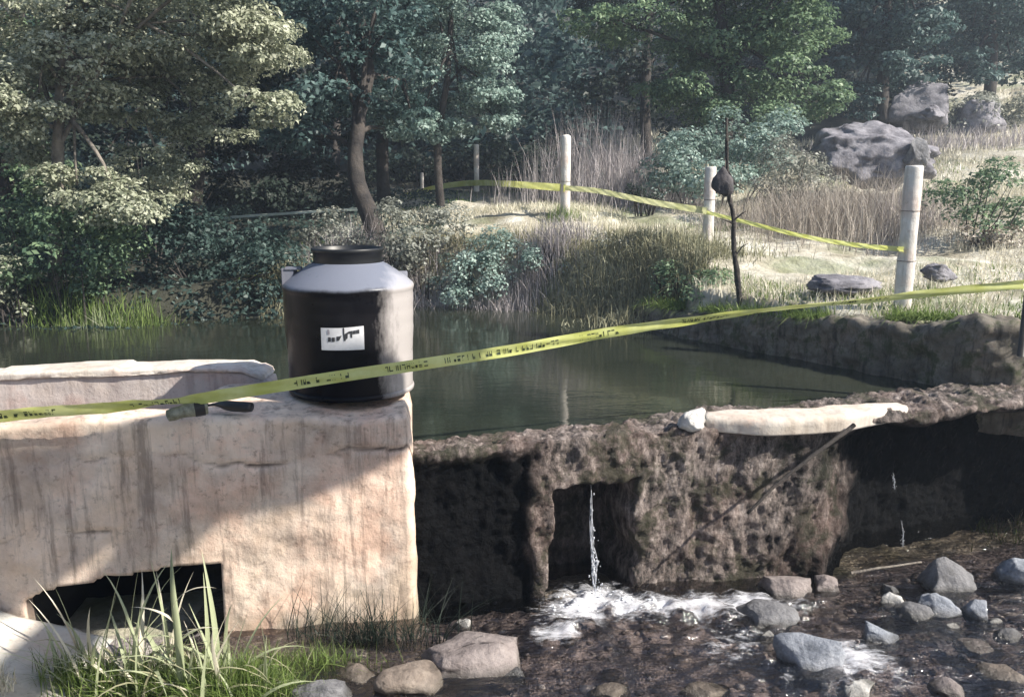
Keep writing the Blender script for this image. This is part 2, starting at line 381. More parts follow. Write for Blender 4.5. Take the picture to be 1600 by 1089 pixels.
# ------------------------------------------------------------------ water
def water(name, xs, ys, z, f, m):
    X, Y = np.meshgrid(xs, ys); X, Y = X.ravel(), Y.ravel()
    return mesh_np(name, np.stack([X, Y, f(X, Y) + z], -1), grid_faces(len(ys), len(xs)), True), X, Y
me, X, Y = water('pool_water', np.linspace(-14, 4.9, 220), np.linspace(0, 1, 110), 1.25, lambda x, y: .003 * noise(np.stack([x, y * 7, 0 * x], -1), 2.3, 1), None)
yb = np.where(X < -1.9, 6.45, np.interp(X, DAM[:, 0], DAM[:, 1]) + np.interp(X, [-1.9, -.9, -.7, .9, 1.6, 5], [.6, .6, .17, .19, .3, .4]))
co = np.zeros(len(X) * 3, np.float32); me.vertices.foreach_get('co', co); co = co.reshape(-1, 3); co[:, 1] = yb + (13.6 - yb) * Y; me.vertices.foreach_set('co', co.ravel()); me.update()
tag(link('pond_water', me, M['pool']), kind='structure')
SPL = [(at(930, 940, z=.1), .38), (at(900, 955, z=.1), .3), (at(985, 950, z=.1), .32), (at(1100, 950, z=.1), .3), (at(1170, 950, z=.1), .3), (at(1240, 945, z=.1), .25), (at(1230, 1060, z=.1), .12),
       (at(1040, 950, z=.1), .25), (at(1320, 1075, z=.1), .16), (at(1400, 1060, z=.1), .12), (at(1150, 1010, z=.1), .42), (at(1330, 1030, z=.1), .3), (at(870, 990, z=.1), .2)]
def sfun(x, y):
    P = np.stack([x, y, 0 * x], -1); h = .012 * fbm(P * [1, 1.6, 1], 4, 3, 2)
    for c, r in SPL:
        q = np.hypot(x - c.x, y - c.y); h = h + .016 * np.exp(-(q / r) ** 2) * (1 + 1.6 * noise(P, 13, 3)) + .004 * np.sin(q * 38) * np.exp(-q * 1.6)
    return h
me, X, Y = water('stream', np.linspace(-2.2, 7.5, 330), np.linspace(2.6, 7.6, 190), .10, sfun, None)
fo = np.zeros(len(X))
for c, r in SPL: fo = np.maximum(fo, (1 if (c - SPL[0][0]).length < .9 and r < .4 or r == .3 else .52) * np.exp(-(np.hypot((X - c.x), (Y - c.y) * 1.3) / r) ** 2))
aw = me.attributes.new('foam', 'FLOAT', 'POINT'); aw.data.foreach_set('value', fo.astype(np.float32))
tag(link('stream_water', me, M['stream']), kind='structure')

# ------------------------------------------------------------------ walls: swept cross sections
def sweep(path, thick, z0, z1, step=.025, r=.035, disp=None, depth=None, back_step=.12, ends=(True, True), back=None):
    """path: front-edge line; the wall stands behind it. z1 and thick may depend on the distance along it."""
    P = np.array(path, float); seg = np.hypot(*np.diff(P, axis=0).T); L = np.concatenate([[0], np.cumsum(seg)])
    s = np.linspace(0, L[-1], max(2, int(L[-1] / step)))
    X = np.interp(s, L, P[:, 0]); Y = np.interp(s, L, P[:, 1])
    k = max(3, int(.25 / step)); ker = np.ones(k) / k
    pad = lambda a: np.convolve(np.concatenate([2 * a[0] - a[k:0:-1], a, 2 * a[-1] - a[-2:-k - 2:-1]]), ker, 'same')[k:-k]
    X, Y = pad(X), pad(Y)
    tx, ty = np.gradient(X), np.gradient(Y); q = np.hypot(tx, ty); nx, ny = -ty / q, tx / q     # into the wall
    Z1 = z1(X) if callable(z1) else np.full_like(X, z1); TH = thick(X) if callable(thick) else np.full_like(X, thick)
    nf = int((np.max(Z1) - z0) / step); ntop = max(3, int(np.max(TH) / step)); nb = max(3, int((np.max(Z1) - z0) / back_step))
    ring = []   # kind, a, b ; a: 0..1 height or depth
    for i in range(nf): ring.append(('f', i / nf))
    for a in (0, .25, .5, .75, 1): ring.append(('c', a))
    for i in range(1, ntop): ring.append(('t', i / ntop))
    for a in (0, .5, 1): ring.append(('d', a))
    for i in range(1, nb + 1): ring.append(('b', 1 - i / nb))
    V = []; NN = []; UV = []
    for kd, a in ring:
        if kd == 'f': off = 0 * X; z = z0 + (Z1 - r - z0) * a; n0, n1 = -1, 0
        elif kd == 'c': an = a * math.pi / 2; off = r - r * math.cos(an) + 0 * X; z = Z1 - r + r * math.sin(an); n0, n1 = -math.cos(an), math.sin(an)
        elif kd == 't': off = r + (TH - 2 * r) * a; z = Z1; n0, n1 = 0, 1
        elif kd == 'd': an = a * math.pi / 2; off = TH - r + r * math.sin(an); z = Z1 - r + r * math.cos(an); n0, n1 = math.sin(an), math.cos(an)
        else:
            z = z0 + (Z1 - r - z0) * a; n0, n1 = 1, 0; off = TH + (np.maximum(back[0] - TH, 0) * (z < back[1]) if back else 0)
        dp = (depth(X, z) if (depth and kd == 'f') else 0)
        off = off + dp
        V.append(np.stack([X + nx * off, Y + ny * off, z], -1)); NN.append(np.stack([nx * n0, ny * n0, 0 * X + n1], -1))
        UV.append(dp + 0 * X)
    V = np.stack(V, 1); NN = np.stack(NN, 1); dpt = np.stack(UV, 1); m = V.shape[1]
    if disp is not None:
        dv = disp(V.reshape(-1, 3)).reshape(V.shape[:2]); V = V + NN * dv[..., None]
    # end caps: rings that shrink and round off
    def capr(Vr, NNr, dirv):
        out = []; cz = Vr.mean(0)
        for kk, f in enumerate((.06, .2, .4, .6, .8, .97)):
            W = Vr + (cz - Vr) * f
            W = W + dirv * (r * min(1, .5 + kk * .35)) 
            if disp is not None: W = W + dirv * disp(W)[:, None] * 1.0
            out.append(W)
        return out
    rows = [V[i] for i in range(len(V))]; dd = [dpt[i] for i in range(len(V))]
    if ends[0]:
        d_ = -np.array([tx[0] / q[0], ty[0] / q[0], 0]); cc = capr(V[0], None, d_)[::-1]; rows = cc + rows; dd = [dpt[0] * 0] * len(cc) + dd
    if ends[1]:
        d_ = np.array([tx[-1] / q[-1], ty[-1] / q[-1], 0]); cc = capr(V[-1], None, d_); rows = rows + cc; dd = dd + [dpt[0] * 0] * len(cc)
    W = np.concatenate(rows); return W, grid_faces(len(rows), m, True), np.concatenate(dd)

def fline(x): return np.interp(x, [p[0] for p in FW], [p[1] for p in FW])
CR = [[(-3.6, 1.25), (-2.9, 1.33), (-2.3, 1.36), (-1.9, 1.27), (-1.5, 1.25), (-1.1, 1.33), (-.62, 1.31)], [(-1.35, 1.5), (-1.22, 1.4), (-1.27, 1.34), (-1.15, 1.28)], [(-3.3, .8), (-3.0, .92), (-2.6, .85)]]
def crackd(x, z):
    P = np.stack([x, z, 0 * x], -1); x = x + .03 * noise(P, 9, 3); z = z + .03 * noise(P, 9, 5); o = 0 * x
    for c in CR:
        for a, b in zip(c[:-1], c[1:]):
            a_, e = np.array(a), np.array(b) - np.array(a); t = np.clip(((x - a_[0]) * e[0] + (z - a_[1]) * e[1]) / (e @ e), 0, 1)
            o = np.maximum(o, .03 * np.exp(-(np.hypot(x - a_[0] - t * e[0], z - a_[1] - t * e[1]) / .014) ** 2) * np.clip(.65 + .7 * noise(P, 3, 8), 0, 1))
    return o
def fdepth(x, z):
    P = np.stack([x, z, 0 * x], -1); xx = x + .03 * noise(P, 3, 1); zz = z + .016 * noise(P, 5, 2) + .006 * noise(P, 20, 4)
    top = np.interp(xx, [-3.2, -3.05, -2.85, -2.72, -2.68, -1.9], [.38, .44, .50, .50, .53, .58])
    hole = (xx > -3.12) & (xx < -1.93 + .03 * z) & (zz < top)
    return np.where(hole, .85, 0) + crackd(x, z)
def cdisp(a, seed, f=1.0):
    def g(P): return a * (fbm(P, 1.6 * f, 3, seed) * 1.0 + .35 * fbm(P, 9 * f, 3, seed + 7))
    return g
def ftop(x): return 1.575 + .03 * np.sin(x * 1.7) - .0 * x + .02 * noise(np.stack([x, 0 * x, 0 * x], -1), 3, 5)
root = empty('concrete_wall', (-1.9, 5.1, 0), 'long pinkish cream concrete wall carrying the black tank, with a square culvert hole at its foot', 'wall')
def putw(name, W, Q, dd, m, parent, label=None):
    W = W - np.array(parent.location if parent else (0, 0, 0)); me = mesh_np(name, W, Q, True)
    aw = me.attributes.new('wet_or_shade', 'FLOAT', 'POINT'); aw.data.foreach_set('value', np.clip(dd, 0, 1).astype(np.float32))  # attribute also carries painted shade for the weir and the culvert
    o = link(name, me, m, parent)
    if label: o['label'] = label
    return o
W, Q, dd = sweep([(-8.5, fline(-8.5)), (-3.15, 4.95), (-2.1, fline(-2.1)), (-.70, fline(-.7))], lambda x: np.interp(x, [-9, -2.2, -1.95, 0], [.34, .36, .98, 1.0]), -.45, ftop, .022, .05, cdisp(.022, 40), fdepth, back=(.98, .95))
M['wall_hole'] = concrete('pinkish cream concrete with shade painted in the culvert', (.66, .51, .41), (.82, .69, .58), (.13, .10, .085), .62)
mm = M['wall_hole']; nt_ = mm.node_tree; bb = nt_.nodes['Principled BSDF']; lk = bb.inputs['Base Color'].links[0].from_socket
atn = nt_.nodes.new('ShaderNodeAttribute'); atn.attribute_name = 'wet_or_shade'; mt = nt_.nodes.new('ShaderNodeMath'); mt.operation = 'GREATER_THAN'; mt.inputs[1].default_value = .1
mxn = nt_.nodes.new('ShaderNodeMix'); mxn.data_type = 'RGBA'; mxn.inputs[7].default_value = (.012, .011, .010, 1)  # culvert recess coloured near-black, its shade put into the colour
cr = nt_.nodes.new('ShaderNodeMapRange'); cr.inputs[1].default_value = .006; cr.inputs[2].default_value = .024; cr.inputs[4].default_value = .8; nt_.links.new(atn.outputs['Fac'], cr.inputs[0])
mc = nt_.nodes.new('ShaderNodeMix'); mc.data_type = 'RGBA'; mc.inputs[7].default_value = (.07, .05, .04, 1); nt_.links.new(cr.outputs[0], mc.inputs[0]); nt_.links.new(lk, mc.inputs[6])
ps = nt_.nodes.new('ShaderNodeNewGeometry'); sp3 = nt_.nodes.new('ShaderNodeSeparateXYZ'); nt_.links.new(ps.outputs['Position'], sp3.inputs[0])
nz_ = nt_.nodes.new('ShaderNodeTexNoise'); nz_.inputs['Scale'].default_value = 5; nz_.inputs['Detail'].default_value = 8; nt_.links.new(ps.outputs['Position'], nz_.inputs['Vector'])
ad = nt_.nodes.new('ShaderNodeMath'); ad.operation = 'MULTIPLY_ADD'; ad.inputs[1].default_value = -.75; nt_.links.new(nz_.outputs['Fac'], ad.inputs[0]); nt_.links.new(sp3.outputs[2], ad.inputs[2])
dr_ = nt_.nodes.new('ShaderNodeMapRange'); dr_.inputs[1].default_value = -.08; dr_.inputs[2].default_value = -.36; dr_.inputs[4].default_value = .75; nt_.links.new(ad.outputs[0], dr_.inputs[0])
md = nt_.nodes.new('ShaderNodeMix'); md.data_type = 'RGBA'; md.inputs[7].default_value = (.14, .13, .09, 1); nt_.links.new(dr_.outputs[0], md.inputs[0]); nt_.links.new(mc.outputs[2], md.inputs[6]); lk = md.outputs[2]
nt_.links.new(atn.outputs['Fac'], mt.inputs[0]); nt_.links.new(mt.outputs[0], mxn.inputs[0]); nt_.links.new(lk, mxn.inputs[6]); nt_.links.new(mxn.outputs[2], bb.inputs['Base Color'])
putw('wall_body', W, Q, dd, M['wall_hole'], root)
# rear wall of the channel: unlit mauve and sunlit white put into its colours
rr = empty('channel_wall', (-4, 6.7, 0), 'mauve grey low wall behind the front wall, its sunlit top coloured as a white cap', 'wall')
rt = lambda x: np.interp(x, [-9, -4.3, -3.2, -2.6, -2.1, -1.85], [1.57, 1.58, 1.62, 1.645, 1.63, 1.53])
W, Q, dd = sweep([(-9, 5.9), (-4.25, 6.25), (-1.9, 6.32)], .34, .55, rt, .03, .04, cdisp(.012, 60))
putw('wall_body', W, Q, dd, M['rear_conc'], rr)
W, Q, dd = sweep([(-9, 5.88), (-4.25, 6.23), (-1.93, 6.31)], lambda x: .37 + .02 * np.sin(x * 5), 1.2, lambda x: rt(x) + .028 + .008 * np.sign(np.sin(x * 3.1)), .03, .02, cdisp(.01, 70))
W0 = W.copy(); lim = rt(W[:, 0]) - .012 + .022 * noise(W, 2.5, 4) + .008 * noise(W, 11, 6); W[:, 2] = np.maximum(W[:, 2], lim)
putw('sunlit_cap', W, Q, dd, M['cap_conc'], rr)
# channel floor between the two walls
tag(link('channel_floor', mesh_np('channel_floor', [(-9, 4.6, 1.05), (-1.9, 5.4, 1.05), (-1.9, 6.5, 1.05), (-9, 6.2, 1.05)], [(0, 1, 2, 3)]), M['rear_conc']), kind='structure')

# weir
def wtop(x):
    return np.interp(x, [-.7, .3, .9, 1.12, 1.2, 1.32, 1.45, 4.2, 7], [1.27, 1.29, 1.30, 1.31, 1.32, 1.31, 1.30, 1.33, 1.35]) + .012 * noise(np.stack([x, 0 * x, 0 * x], -1), 5, 5)
def wdepth(x, z):
    P = np.stack([x, z, 0 * x], -1); xx = x + .07 * noise(P, 3, 1) + .03 * noise(P, 9, 7); zz = z + .05 * noise(P, 4, 2)
    a = sstep(.16, .10, xx) * sstep(1.27, 1.12, zz) * .07
    hole = sstep(.31, .34, xx) * sstep(.92, .88, xx) * sstep(.98, .93, zz + .10 * np.abs(xx - .6)) * .55
    cav = sstep(2.2, 3.3, xx) * sstep(1.28, 1.05, zz) * .55
    return a + hole + cav
def wdisp(P):
    b = np.abs(fbm(P, 3.2, 4, 90)) ; s = fbm(P, 9, 4, 95)
    return .024 * (b - .25) + .028 * fbm(P * [1, 1, .55], 8, 4, 95) - .022 * np.abs(fbm(P * [1, 1, .7], 17, 3, 99)) + .012 * fbm(P, 45, 2, 97)
wr = empty('weir_wall', (1.2, 5.9, 0), 'dark rough stone weir with a square sluice hole, water brimming behind it', 'weir')
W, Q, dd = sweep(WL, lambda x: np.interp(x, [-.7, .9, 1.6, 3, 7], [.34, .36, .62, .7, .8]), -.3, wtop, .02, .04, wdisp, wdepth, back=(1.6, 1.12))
wet_or_shade = np.clip(dd * 1.1, 0, 1) + .975 * sstep(.22, .08, W[:, 0] + .12 * fbm(W, 4, 4, 31)) * sstep(1.26, 1.08, W[:, 2] + .10 * fbm(W, 5, 4, 33)) + sstep(2.0, 2.9, W[:, 0] + .5 * fbm(W, 2.5, 4, 5)) * sstep(1.32, 1.12, W[:, 2])  # blackens recesses and both ends: wet stone plus painted shade
putw('wall_body', W, Q, np.clip(wet_or_shade, 0, 1), M['weir'], wr)
# lip streaks of pale crust along the weir top
# pale mortar ledge on the weir
lg = empty('mortar_ledge', tuple(at(1260, 650, z=1.33)), 'long smooth whitish mortar ledge lying on top of the weir at right', 'ledge')
W, Q, dd = sweep([tuple(at(1112, 660, z=1.33))[:2], tuple(at(1200, 667, z=1.33))[:2], tuple(at(1320, 661, z=1.33))[:2], tuple(at(1420, 640, z=1.33))[:2]], lambda x: np.interp(x, [1.3, 1.6, 2.6, 3.3], [.12, .30, .34, .10]), 1.26,
                 lambda x: np.interp(x, [1.3, 1.5, 2.6, 3.2], [1.345, 1.37, 1.385, 1.35]), .02, .045, cdisp(.014, 120))
putw('ledge_body', W, Q, dd, M['cap_conc'], lg)
# right bank wall
bw = empty('bank_wall', (3.2, 8.5, 1), 'old mossy stone bank wall along the right side of the pond', 'wall')
def bdisp(P): return .07 * fbm(P, 1.7, 3, 190) + .035 * fbm(P, 8, 4, 195) + .02 * np.abs(fbm(P, 20, 2, 197))
W, Q, dd = sweep([(1.7, 11.0), (2.15, 9.9), (3.3, 8.2), (4.0, 7.25), (4.75, 6.95), (5.6, 6.7)], .55, .9, lambda x: np.interp(x, [1.7, 2.3, 3.2, 4, 6], [1.52, 1.62, 1.74, 1.86, 1.9]) + .05 * noise(np.stack([x, 0 * x, 0 * x], -1), 4, 5), .03, .1, bdisp)
putw('stone_face', W, Q, dd, M['bank_wall'], bw)
# sloping pale slab lower left
sb = empty('concrete_apron', (-3.3, 4.6, 0), 'pale sloping concrete apron left of the culvert hole', 'apron')
W, Q, dd = sweep([(-4.4, 3.6), (-3.2, 3.9), (-2.35, 4.1)], lambda x: 1.0 + 0 * x, -.5, lambda x: np.interp(x, [-5, -3.2, -2.85, -2.3], [.62, .40, .26, -.02]), .03, .05, cdisp(.03, 220))
W[:, 2] += (W[:, 1] - 4.4) * .12
putw('slab', W, Q, dd, M['slope_conc'], sb)

# ------------------------------------------------------------------ rocks
def ico(sub):
    bm = bmesh.new(); bmesh.ops.create_icosphere(bm, subdivisions=sub, radius=1)
    V = np.array([v.co[:] for v in bm.verts]); T = np.array([[v.index for v in f.verts] for f in bm.faces]); bm.free(); return V, T
ICO = {k: ico(k) for k in (1, 2, 3, 4, 5)}
def rock_geo(seed, w_, d_, h_, sub=4, facets=9, flat=True, rough=.05):
    r = np.random.RandomState(seed); V, T = ICO[sub]; V = V.copy()
    for k in range(facets):
        n = r.normal(size=3); n /= np.linalg.norm(n); n[2] = abs(n[2]) * .9 if flat else n[2]; n /= np.linalg.norm(n)
        lim = r.uniform(.45, .8); q = V @ n; V = V - np.maximum(q - lim, 0)[:, None] * n
    V = V * (1 + .16 * fbm(V + seed, 1.3, 2, seed) + rough * fbm(V + seed, 5, 4, seed + 3) + .012 * noise(V + seed, 38, seed + 5))[:, None]
    V = V - (V.max(0) + V.min(0)) / 2; V = V / ((V.max(0) - V.min(0)) / 2)
    return V * [w_ / 2, d_ / 2, h_ / 2], T
def rock(name, u, v, wp, hp, m, label, cat='rock', z=.06, seed=None, rot=0, sub=4, Y=None, group=None, dr=.7, facets=14, sink=.25):
    p = at(u, v, z=z) if Y is None else at(u, v, Y=Y)
    dist = p.y; W_ = px(wp, dist); H_ = px(hp, dist) * 1.02
    V, T = rock_geo(seed or int(u * 7 + v), W_, W_ * dr, H_ * (1 + sink), sub, facets, rough=.05 if name == 'rock' else .13)
    a = rot; Rm = np.array([[math.cos(a), -math.sin(a), 0], [math.sin(a), math.cos(a), 0], [0, 0, 1]]); V = V @ Rm.T
    V[:, 2] += H_ / 2 * (1 - sink)
    me = mesh_np(name, V, T, False)
    o = link(name, me, M[m], loc=(p.x, p.y, p.z)); return tag(o, label, cat, group)
g1 = 'rocks in the stream below the weir'
RK = [(732, 1035, 190, 46, 'rock_pink', 'broad flat pinkish grey rock in the stream under the dark left part of the weir', .25),
      (722, 982, 36, 20, 'rock_white', 'small bright white stone sitting behind the broad flat pinkish rock'),
      (1478, 920, 92, 54, 'rock_grey', 'angular dark grey rock, the biggest in front of the black recess'),
      (1592, 908, 84, 42, 'rock_blue', 'smooth rounded bluish rock at the right edge of the stream'),
      (1374, 1006, 68, 32, 'rock_blue', 'pale speckled bluish rock left of the white flat stones'),
      (1262, 1040, 118, 56, 'rock_blue', 'big bluish white rock in the stream nearest the bottom centre right'),
      (1396, 950, 42, 26, 'rock_white', 'white rounded rock beside dark slabs, left of the angular grey rock'),
      (1462, 958, 84, 36, 'rock_blue', 'long bluish slab of rock below the angular grey rock'),
      (1520, 968, 46, 34, 'rock_blue', 'pale streaky wedge of rock where the driftwood ends'),
      (1554, 978, 34, 14, 'rock_white', 'little white oval pebble just below the driftwood'),
      (1490, 988, 34, 14, 'rock_white', 'small squarish white stone under the bluish slab'),
      (1530, 1018, 88, 16, 'rock_pink', 'thin flat pale slab at the lower right of the stream'),
      (1425, 965, 70, 26, 'rock_grey', 'dark low slab between the white rock and the bluish slab'),
      (640, 1072, 130, 40, 'rock_brown', 'brown rock with a pale top at the bottom, left of the flat pinkish rock'),
      (560, 1060, 80, 24, 'rock_brown', 'low brown rock at the foot of the tank pier'),
      (505, 1098, 110, 40, 'rock_grey', 'grey rock at the bottom edge beside the grass clump'),
      (1230, 930, 90, 34, 'rock_pink', 'cream jagged rock at the foot of the weir beside the splash'),
      (1290, 925, 60, 28, 'rock_pink', 'cream broken rock at the right end of the lit weir face'),
      (1195, 972, 110, 36, 'rock_grey', 'dark wet rock with foam all around it'),
      (1200, 1000, 26, 16, 'rock_white', 'tiny white stone above the big bluish white rock'),
      (1340, 1085, 80, 26, 'rock_white', 'whitish flat stone at the bottom edge right of centre'),
      (1480, 1086, 66, 28, 'rock_pink', 'pale rough rock at the bottom edge far right'),
      (1575, 1000, 60, 22, 'rock_grey', 'greyish rock under the driftwood at the right edge'),
      (1390, 930, 30, 18, 'rock_grey', 'small upright grey stone left of the angular rock'),
      (1560, 1060, 90, 22, 'rock_brown', 'brown low rock in the bottom right corner'),
      (800, 1060, 60, 18, 'rock_grey', 'low dark rock lapped by water right of the flat pinkish rock'),
      (1100, 1088, 90, 22, 'rock_brown', 'warm brown stone under shallow water at the bottom centre'),
      (955, 1092, 80, 20, 'rock_brown', 'orange brown stone at the bottom edge below the sluice')]
for r_ in RK:
    rock('rock', r_[0], r_[1], r_[2], r_[3], r_[4], r_[5], group=g1, rot=rnd.uniform(-.5, .5), dr=.75, seed=int(r_[0] + r_[1]))
rock('rock', 1082, 668, 48, 30, 'rock_white', 'pale chunk of broken mortar on the weir top left of the long ledge', z=1.30, dr=.8)
# bigger boulders on the hill
rock('boulder', 1360, 262, 180, 70, 'rock_mauve', 'huge mauve grey boulder rising behind the dry brush at right', 'boulder', Y=17, sub=5, seed=5, facets=12, sink=.5)
rock('boulder', 1437, 186, 110, 56, 'rock_mauve', 'second rounded boulder higher up behind the huge one', 'boulder', Y=24, sub=4, seed=8, sink=.4)
rock('boulder', 1455, 184, 36, 18, 'rock_mauve', 'little pale boulder in front of the upper boulder', 'boulder', Y=22.5, seed=12)
rock('boulder', 1530, 205, 80, 44, 'rock_mauve', 'grey boulder at the far right under the trees', 'boulder', Y=25, seed=14, sink=.4)
rock('boulder', 1432, 262, 44, 44, 'rock_grey', 'dark upright rock leaning on the right end of the huge boulder', 'boulder', Y=16.3, seed=17)
rock('boulder', 1320, 450, 130, 20, 'rock_mauve', 'flat pale slab of rock left of the nearest white post', 'boulder', Y=9.3, seed=21, dr=.8, sink=.5)
rock('boulder', 1466, 432, 60, 20, 'rock_mauve', 'low grey rock just right of the nearest white post', 'boulder', Y=9.2, seed=23, sink=.5)
# gravel
def gravel():
    parts = []; V0, T0 = ICO[1]; n = 2600
    xs = R.uniform(-1.4, 5.5, n); ys = R.uniform(3.4, 6.3, n); z, d, yd = ground_z(xs, ys)
    Vs = []; Ts = []; o = 0
    for i in range(n):
        if ys[i] > yd[i] - .02: continue
        s = R.uniform(.008, .03) * (2.3 if R.rand() < .17 else 1); V = V0 * (s * R.uniform(.7, 1.3), s * R.uniform(.7, 1.3), s * .6) * (1 + .2 * R.normal(size=(len(V0), 1)))
        Vs.append(V + [xs[i], ys[i], z[i] + s * .2]); Ts.append(T0 + o); o += len(V0)
    m = N('mixed gravel'); c = m.ramp(m.n('ShaderNodeNewGeometry').outputs['Random Per Island'], [(0, (.08, .07, .065)), (.5, (.24, .21, .20)), (.85, (.42, .39, .38)), (1, (.66, .64, .62))]); m.col(c); m.set(Roughness=.7)
    tag(link('gravel', mesh_np('gravel', np.concatenate(Vs), np.concatenate(Ts), True), m.m), kind='stuff')
gravel()
# foam lumps
def foam():
    V0, T0 = ICO[2]; Vs = []; Ts = []; o = 0
    for c, r in SPL[:3]:
        for k in range(int(170 * r)):
            a = R.uniform(0, 6.28); q = r * .75 * math.sqrt(R.rand()); s = R.uniform(.003, .010)
            p = np.array([c.x + q * math.cos(a), c.y + q * math.sin(a) * .6, .0]); p[2] = .10 + sfun(p[:1], p[1:2])[0]
            Vs.append(V0 * (s * R.uniform(1, 2.6), s, s * .5) + p); Ts.append(T0 + o); o += len(V0)
    tag(link('foam', mesh_np('foam', np.concatenate(Vs), np.concatenate(Ts), True), M['foam']), kind='stuff')
foam()
# trickle of water in the sluice
def trickle(pts, r0, seed, name, label, grp, strands=5):
    P = curve_pts(pts, 46); r = random.Random(seed); pr = []
    for k in range(strands):
        a0 = 0 if k < 2 else r.randint(4, 20); a1 = 46 if k < 2 else r.randint(28, 46); ph = r.uniform(0, 6); dx = r.uniform(-1, 1) * r0 * 1.6
        Q_ = [Vector(p) + Vector((dx * (1 + .02 * i) + r0 * .9 * math.sin(i * .3 + ph), r.uniform(-1, 1) * r0, 0)) for i, p in enumerate(P[a0:a1 + 1])]
        n = len(Q_); pr.append(tube(Q_, [r0 * .55 * math.sin(math.pi * (i + .5) / n) ** .5 * r.uniform(.35, 1.3) for i in range(n)], 5))
    V0, T0 = ICO[1]
    for k in range(strands * 9):
        t = r.random() ** .5; p = P[int(t * 46)]; q = r0 * (.3 + .5 * r.random())
        pr.append((V0 * q * [1, 1, 1.6] + p + np.array([r.gauss(0, 1) * r0 * (1 + 3 * t ** 4), r.gauss(0, 1) * r0, r.uniform(-.02, .02)]), T0))
    V, T = join(pr); return tag(link(name, mesh_np(name, V, T, True), M['fallwater']), label, 'water', grp)
M['fallwater'] = N('falling water').m; b_ = M['fallwater'].node_tree.nodes['Principled BSDF']
b_.inputs['Base Color'].default_value = (.75, .78, .84, 1); b_.inputs['Roughness'].default_value = .15; b_.inputs['Transmission Weight'].default_value = .55; b_.inputs['IOR'].default_value = 1.33
trickle([at(924, 752, Y=5.76), at(928, 850, Y=5.70), at(931, 890, Y=5.66), at(935, 942, Y=5.60)], .010, 4, 'falling_water', 'thin white jet of water falling in the square sluice hole', None, 7)
trickle([at(1394, 738, Y=6.5), at(1396, 750, Y=6.5), at(1396, 765, Y=6.5)], .004, 2, 'falling_water', 'upper short drip line in the black recess at right', None, 3)
trickle([at(1408, 812, Y=6.45), at(1411, 830, Y=6.45), at(1411, 855, Y=6.45)], .004, 3, 'falling_water', 'lower short drip line in the black recess at right', None, 3)

# ------------------------------------------------------------------ tank
TX, TY, TZ, TR = -1.16, 5.89, 1.60, .455
tk = empty('water_tank', (TX, TY, TZ), 'black plastic water tank with a white sticker standing on the concrete pier', 'water tank')
def lathe(prof, n=96, rid=None):
    V = []
    for (r, z) in prof:
        for k in range(n):
            a = 2 * math.pi * k / n; V.append((r * math.cos(a), r * math.sin(a), z))
    return np.array(V), grid_faces(len(prof), n, True)
hb = .75
prof = [(.0, 0.0), (.38, 0.0), (.415, .004), (.432, .018), (.437, .04), (.438, .06)]
for i in range(1, 20): z = .06 + (hb - .10) * i / 20; prof.append((.438 + .012 * i / 20 + (.004 if z > .37 else 0) + .0015 * math.sin(z * 60), z))
prof += [(.452, hb - .035), (.455, hb - .025), (.459, hb - .012), (.460, hb), (.456, hb + .012), (.44, hb + .028), (.40, hb + .062), (.34, hb + .105), (.28, hb + .145), (.252, hb + .160), (.245, hb + .166)]
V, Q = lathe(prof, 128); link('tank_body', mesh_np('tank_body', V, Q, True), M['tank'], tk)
zn = hb + .160
prof = [(.236, zn), (.238, zn + .02), (.238, zn + .075), (.250, zn + .08), (.253, zn + .086), (.253, zn + .100), (.249, zn + .106), (.238, zn + .106), (.233, zn + .10), (.230, zn + .03), (.2, zn + .025), (0.0, zn + .03)]
V, Q = lathe(prof, 96); link('tank_neck', mesh_np('tank_neck', V, Q, True), M['tank_neck'], tk)
def boxes(bs, bev=.004):
    bm = bmesh.new()
    for (c, s, rz) in bs:
        r_ = bmesh.ops.create_cube(bm, size=1, matrix=Matrix.Translation(c) @ Matrix.Rotation(rz, 4, 'Z') @ Matrix.Diagonal((*s, 1)))
    if bev: bmesh.ops.bevel(bm, geom=list(bm.edges), offset=bev, segments=2, affect='EDGES')
    me = bpy.data.meshes.new('b'); bm.to_mesh(me); bm.free()
    for p in me.polygons: p.use_smooth = False
    return me
# lifting lug on the left shoulder: two cheeks and a bar
la = math.radians(190); lx, ly = math.cos(la), math.sin(la)
link('lifting_lug', boxes([((lx * .405, ly * .405 - .045, hb + .065), (.085, .014, .13), la - math.pi), ((lx * .405, ly * .405 + .045, hb + .065), (.085, .014, .13), la - math.pi), ((lx * .375, ly * .375, hb + .125), (.115, .12, .016), la - math.pi)]), M['tank'], tk)
la = math.radians(10); lx, ly = math.cos(la), math.sin(la)
link('lifting_lug', boxes([((lx * .36, ly * .36 + .1, hb + .06), (.09, .012, .05), la)]), M['tank'], tk)
# vertical ribs lower rim
V, Q = lathe([(.437, .0), (.445, .003), (.447, .02), (.443, .032), (.4375, .036)], 128); link('foot_rim', mesh_np('foot_rim', V, Q, True), M['tank'], tk)
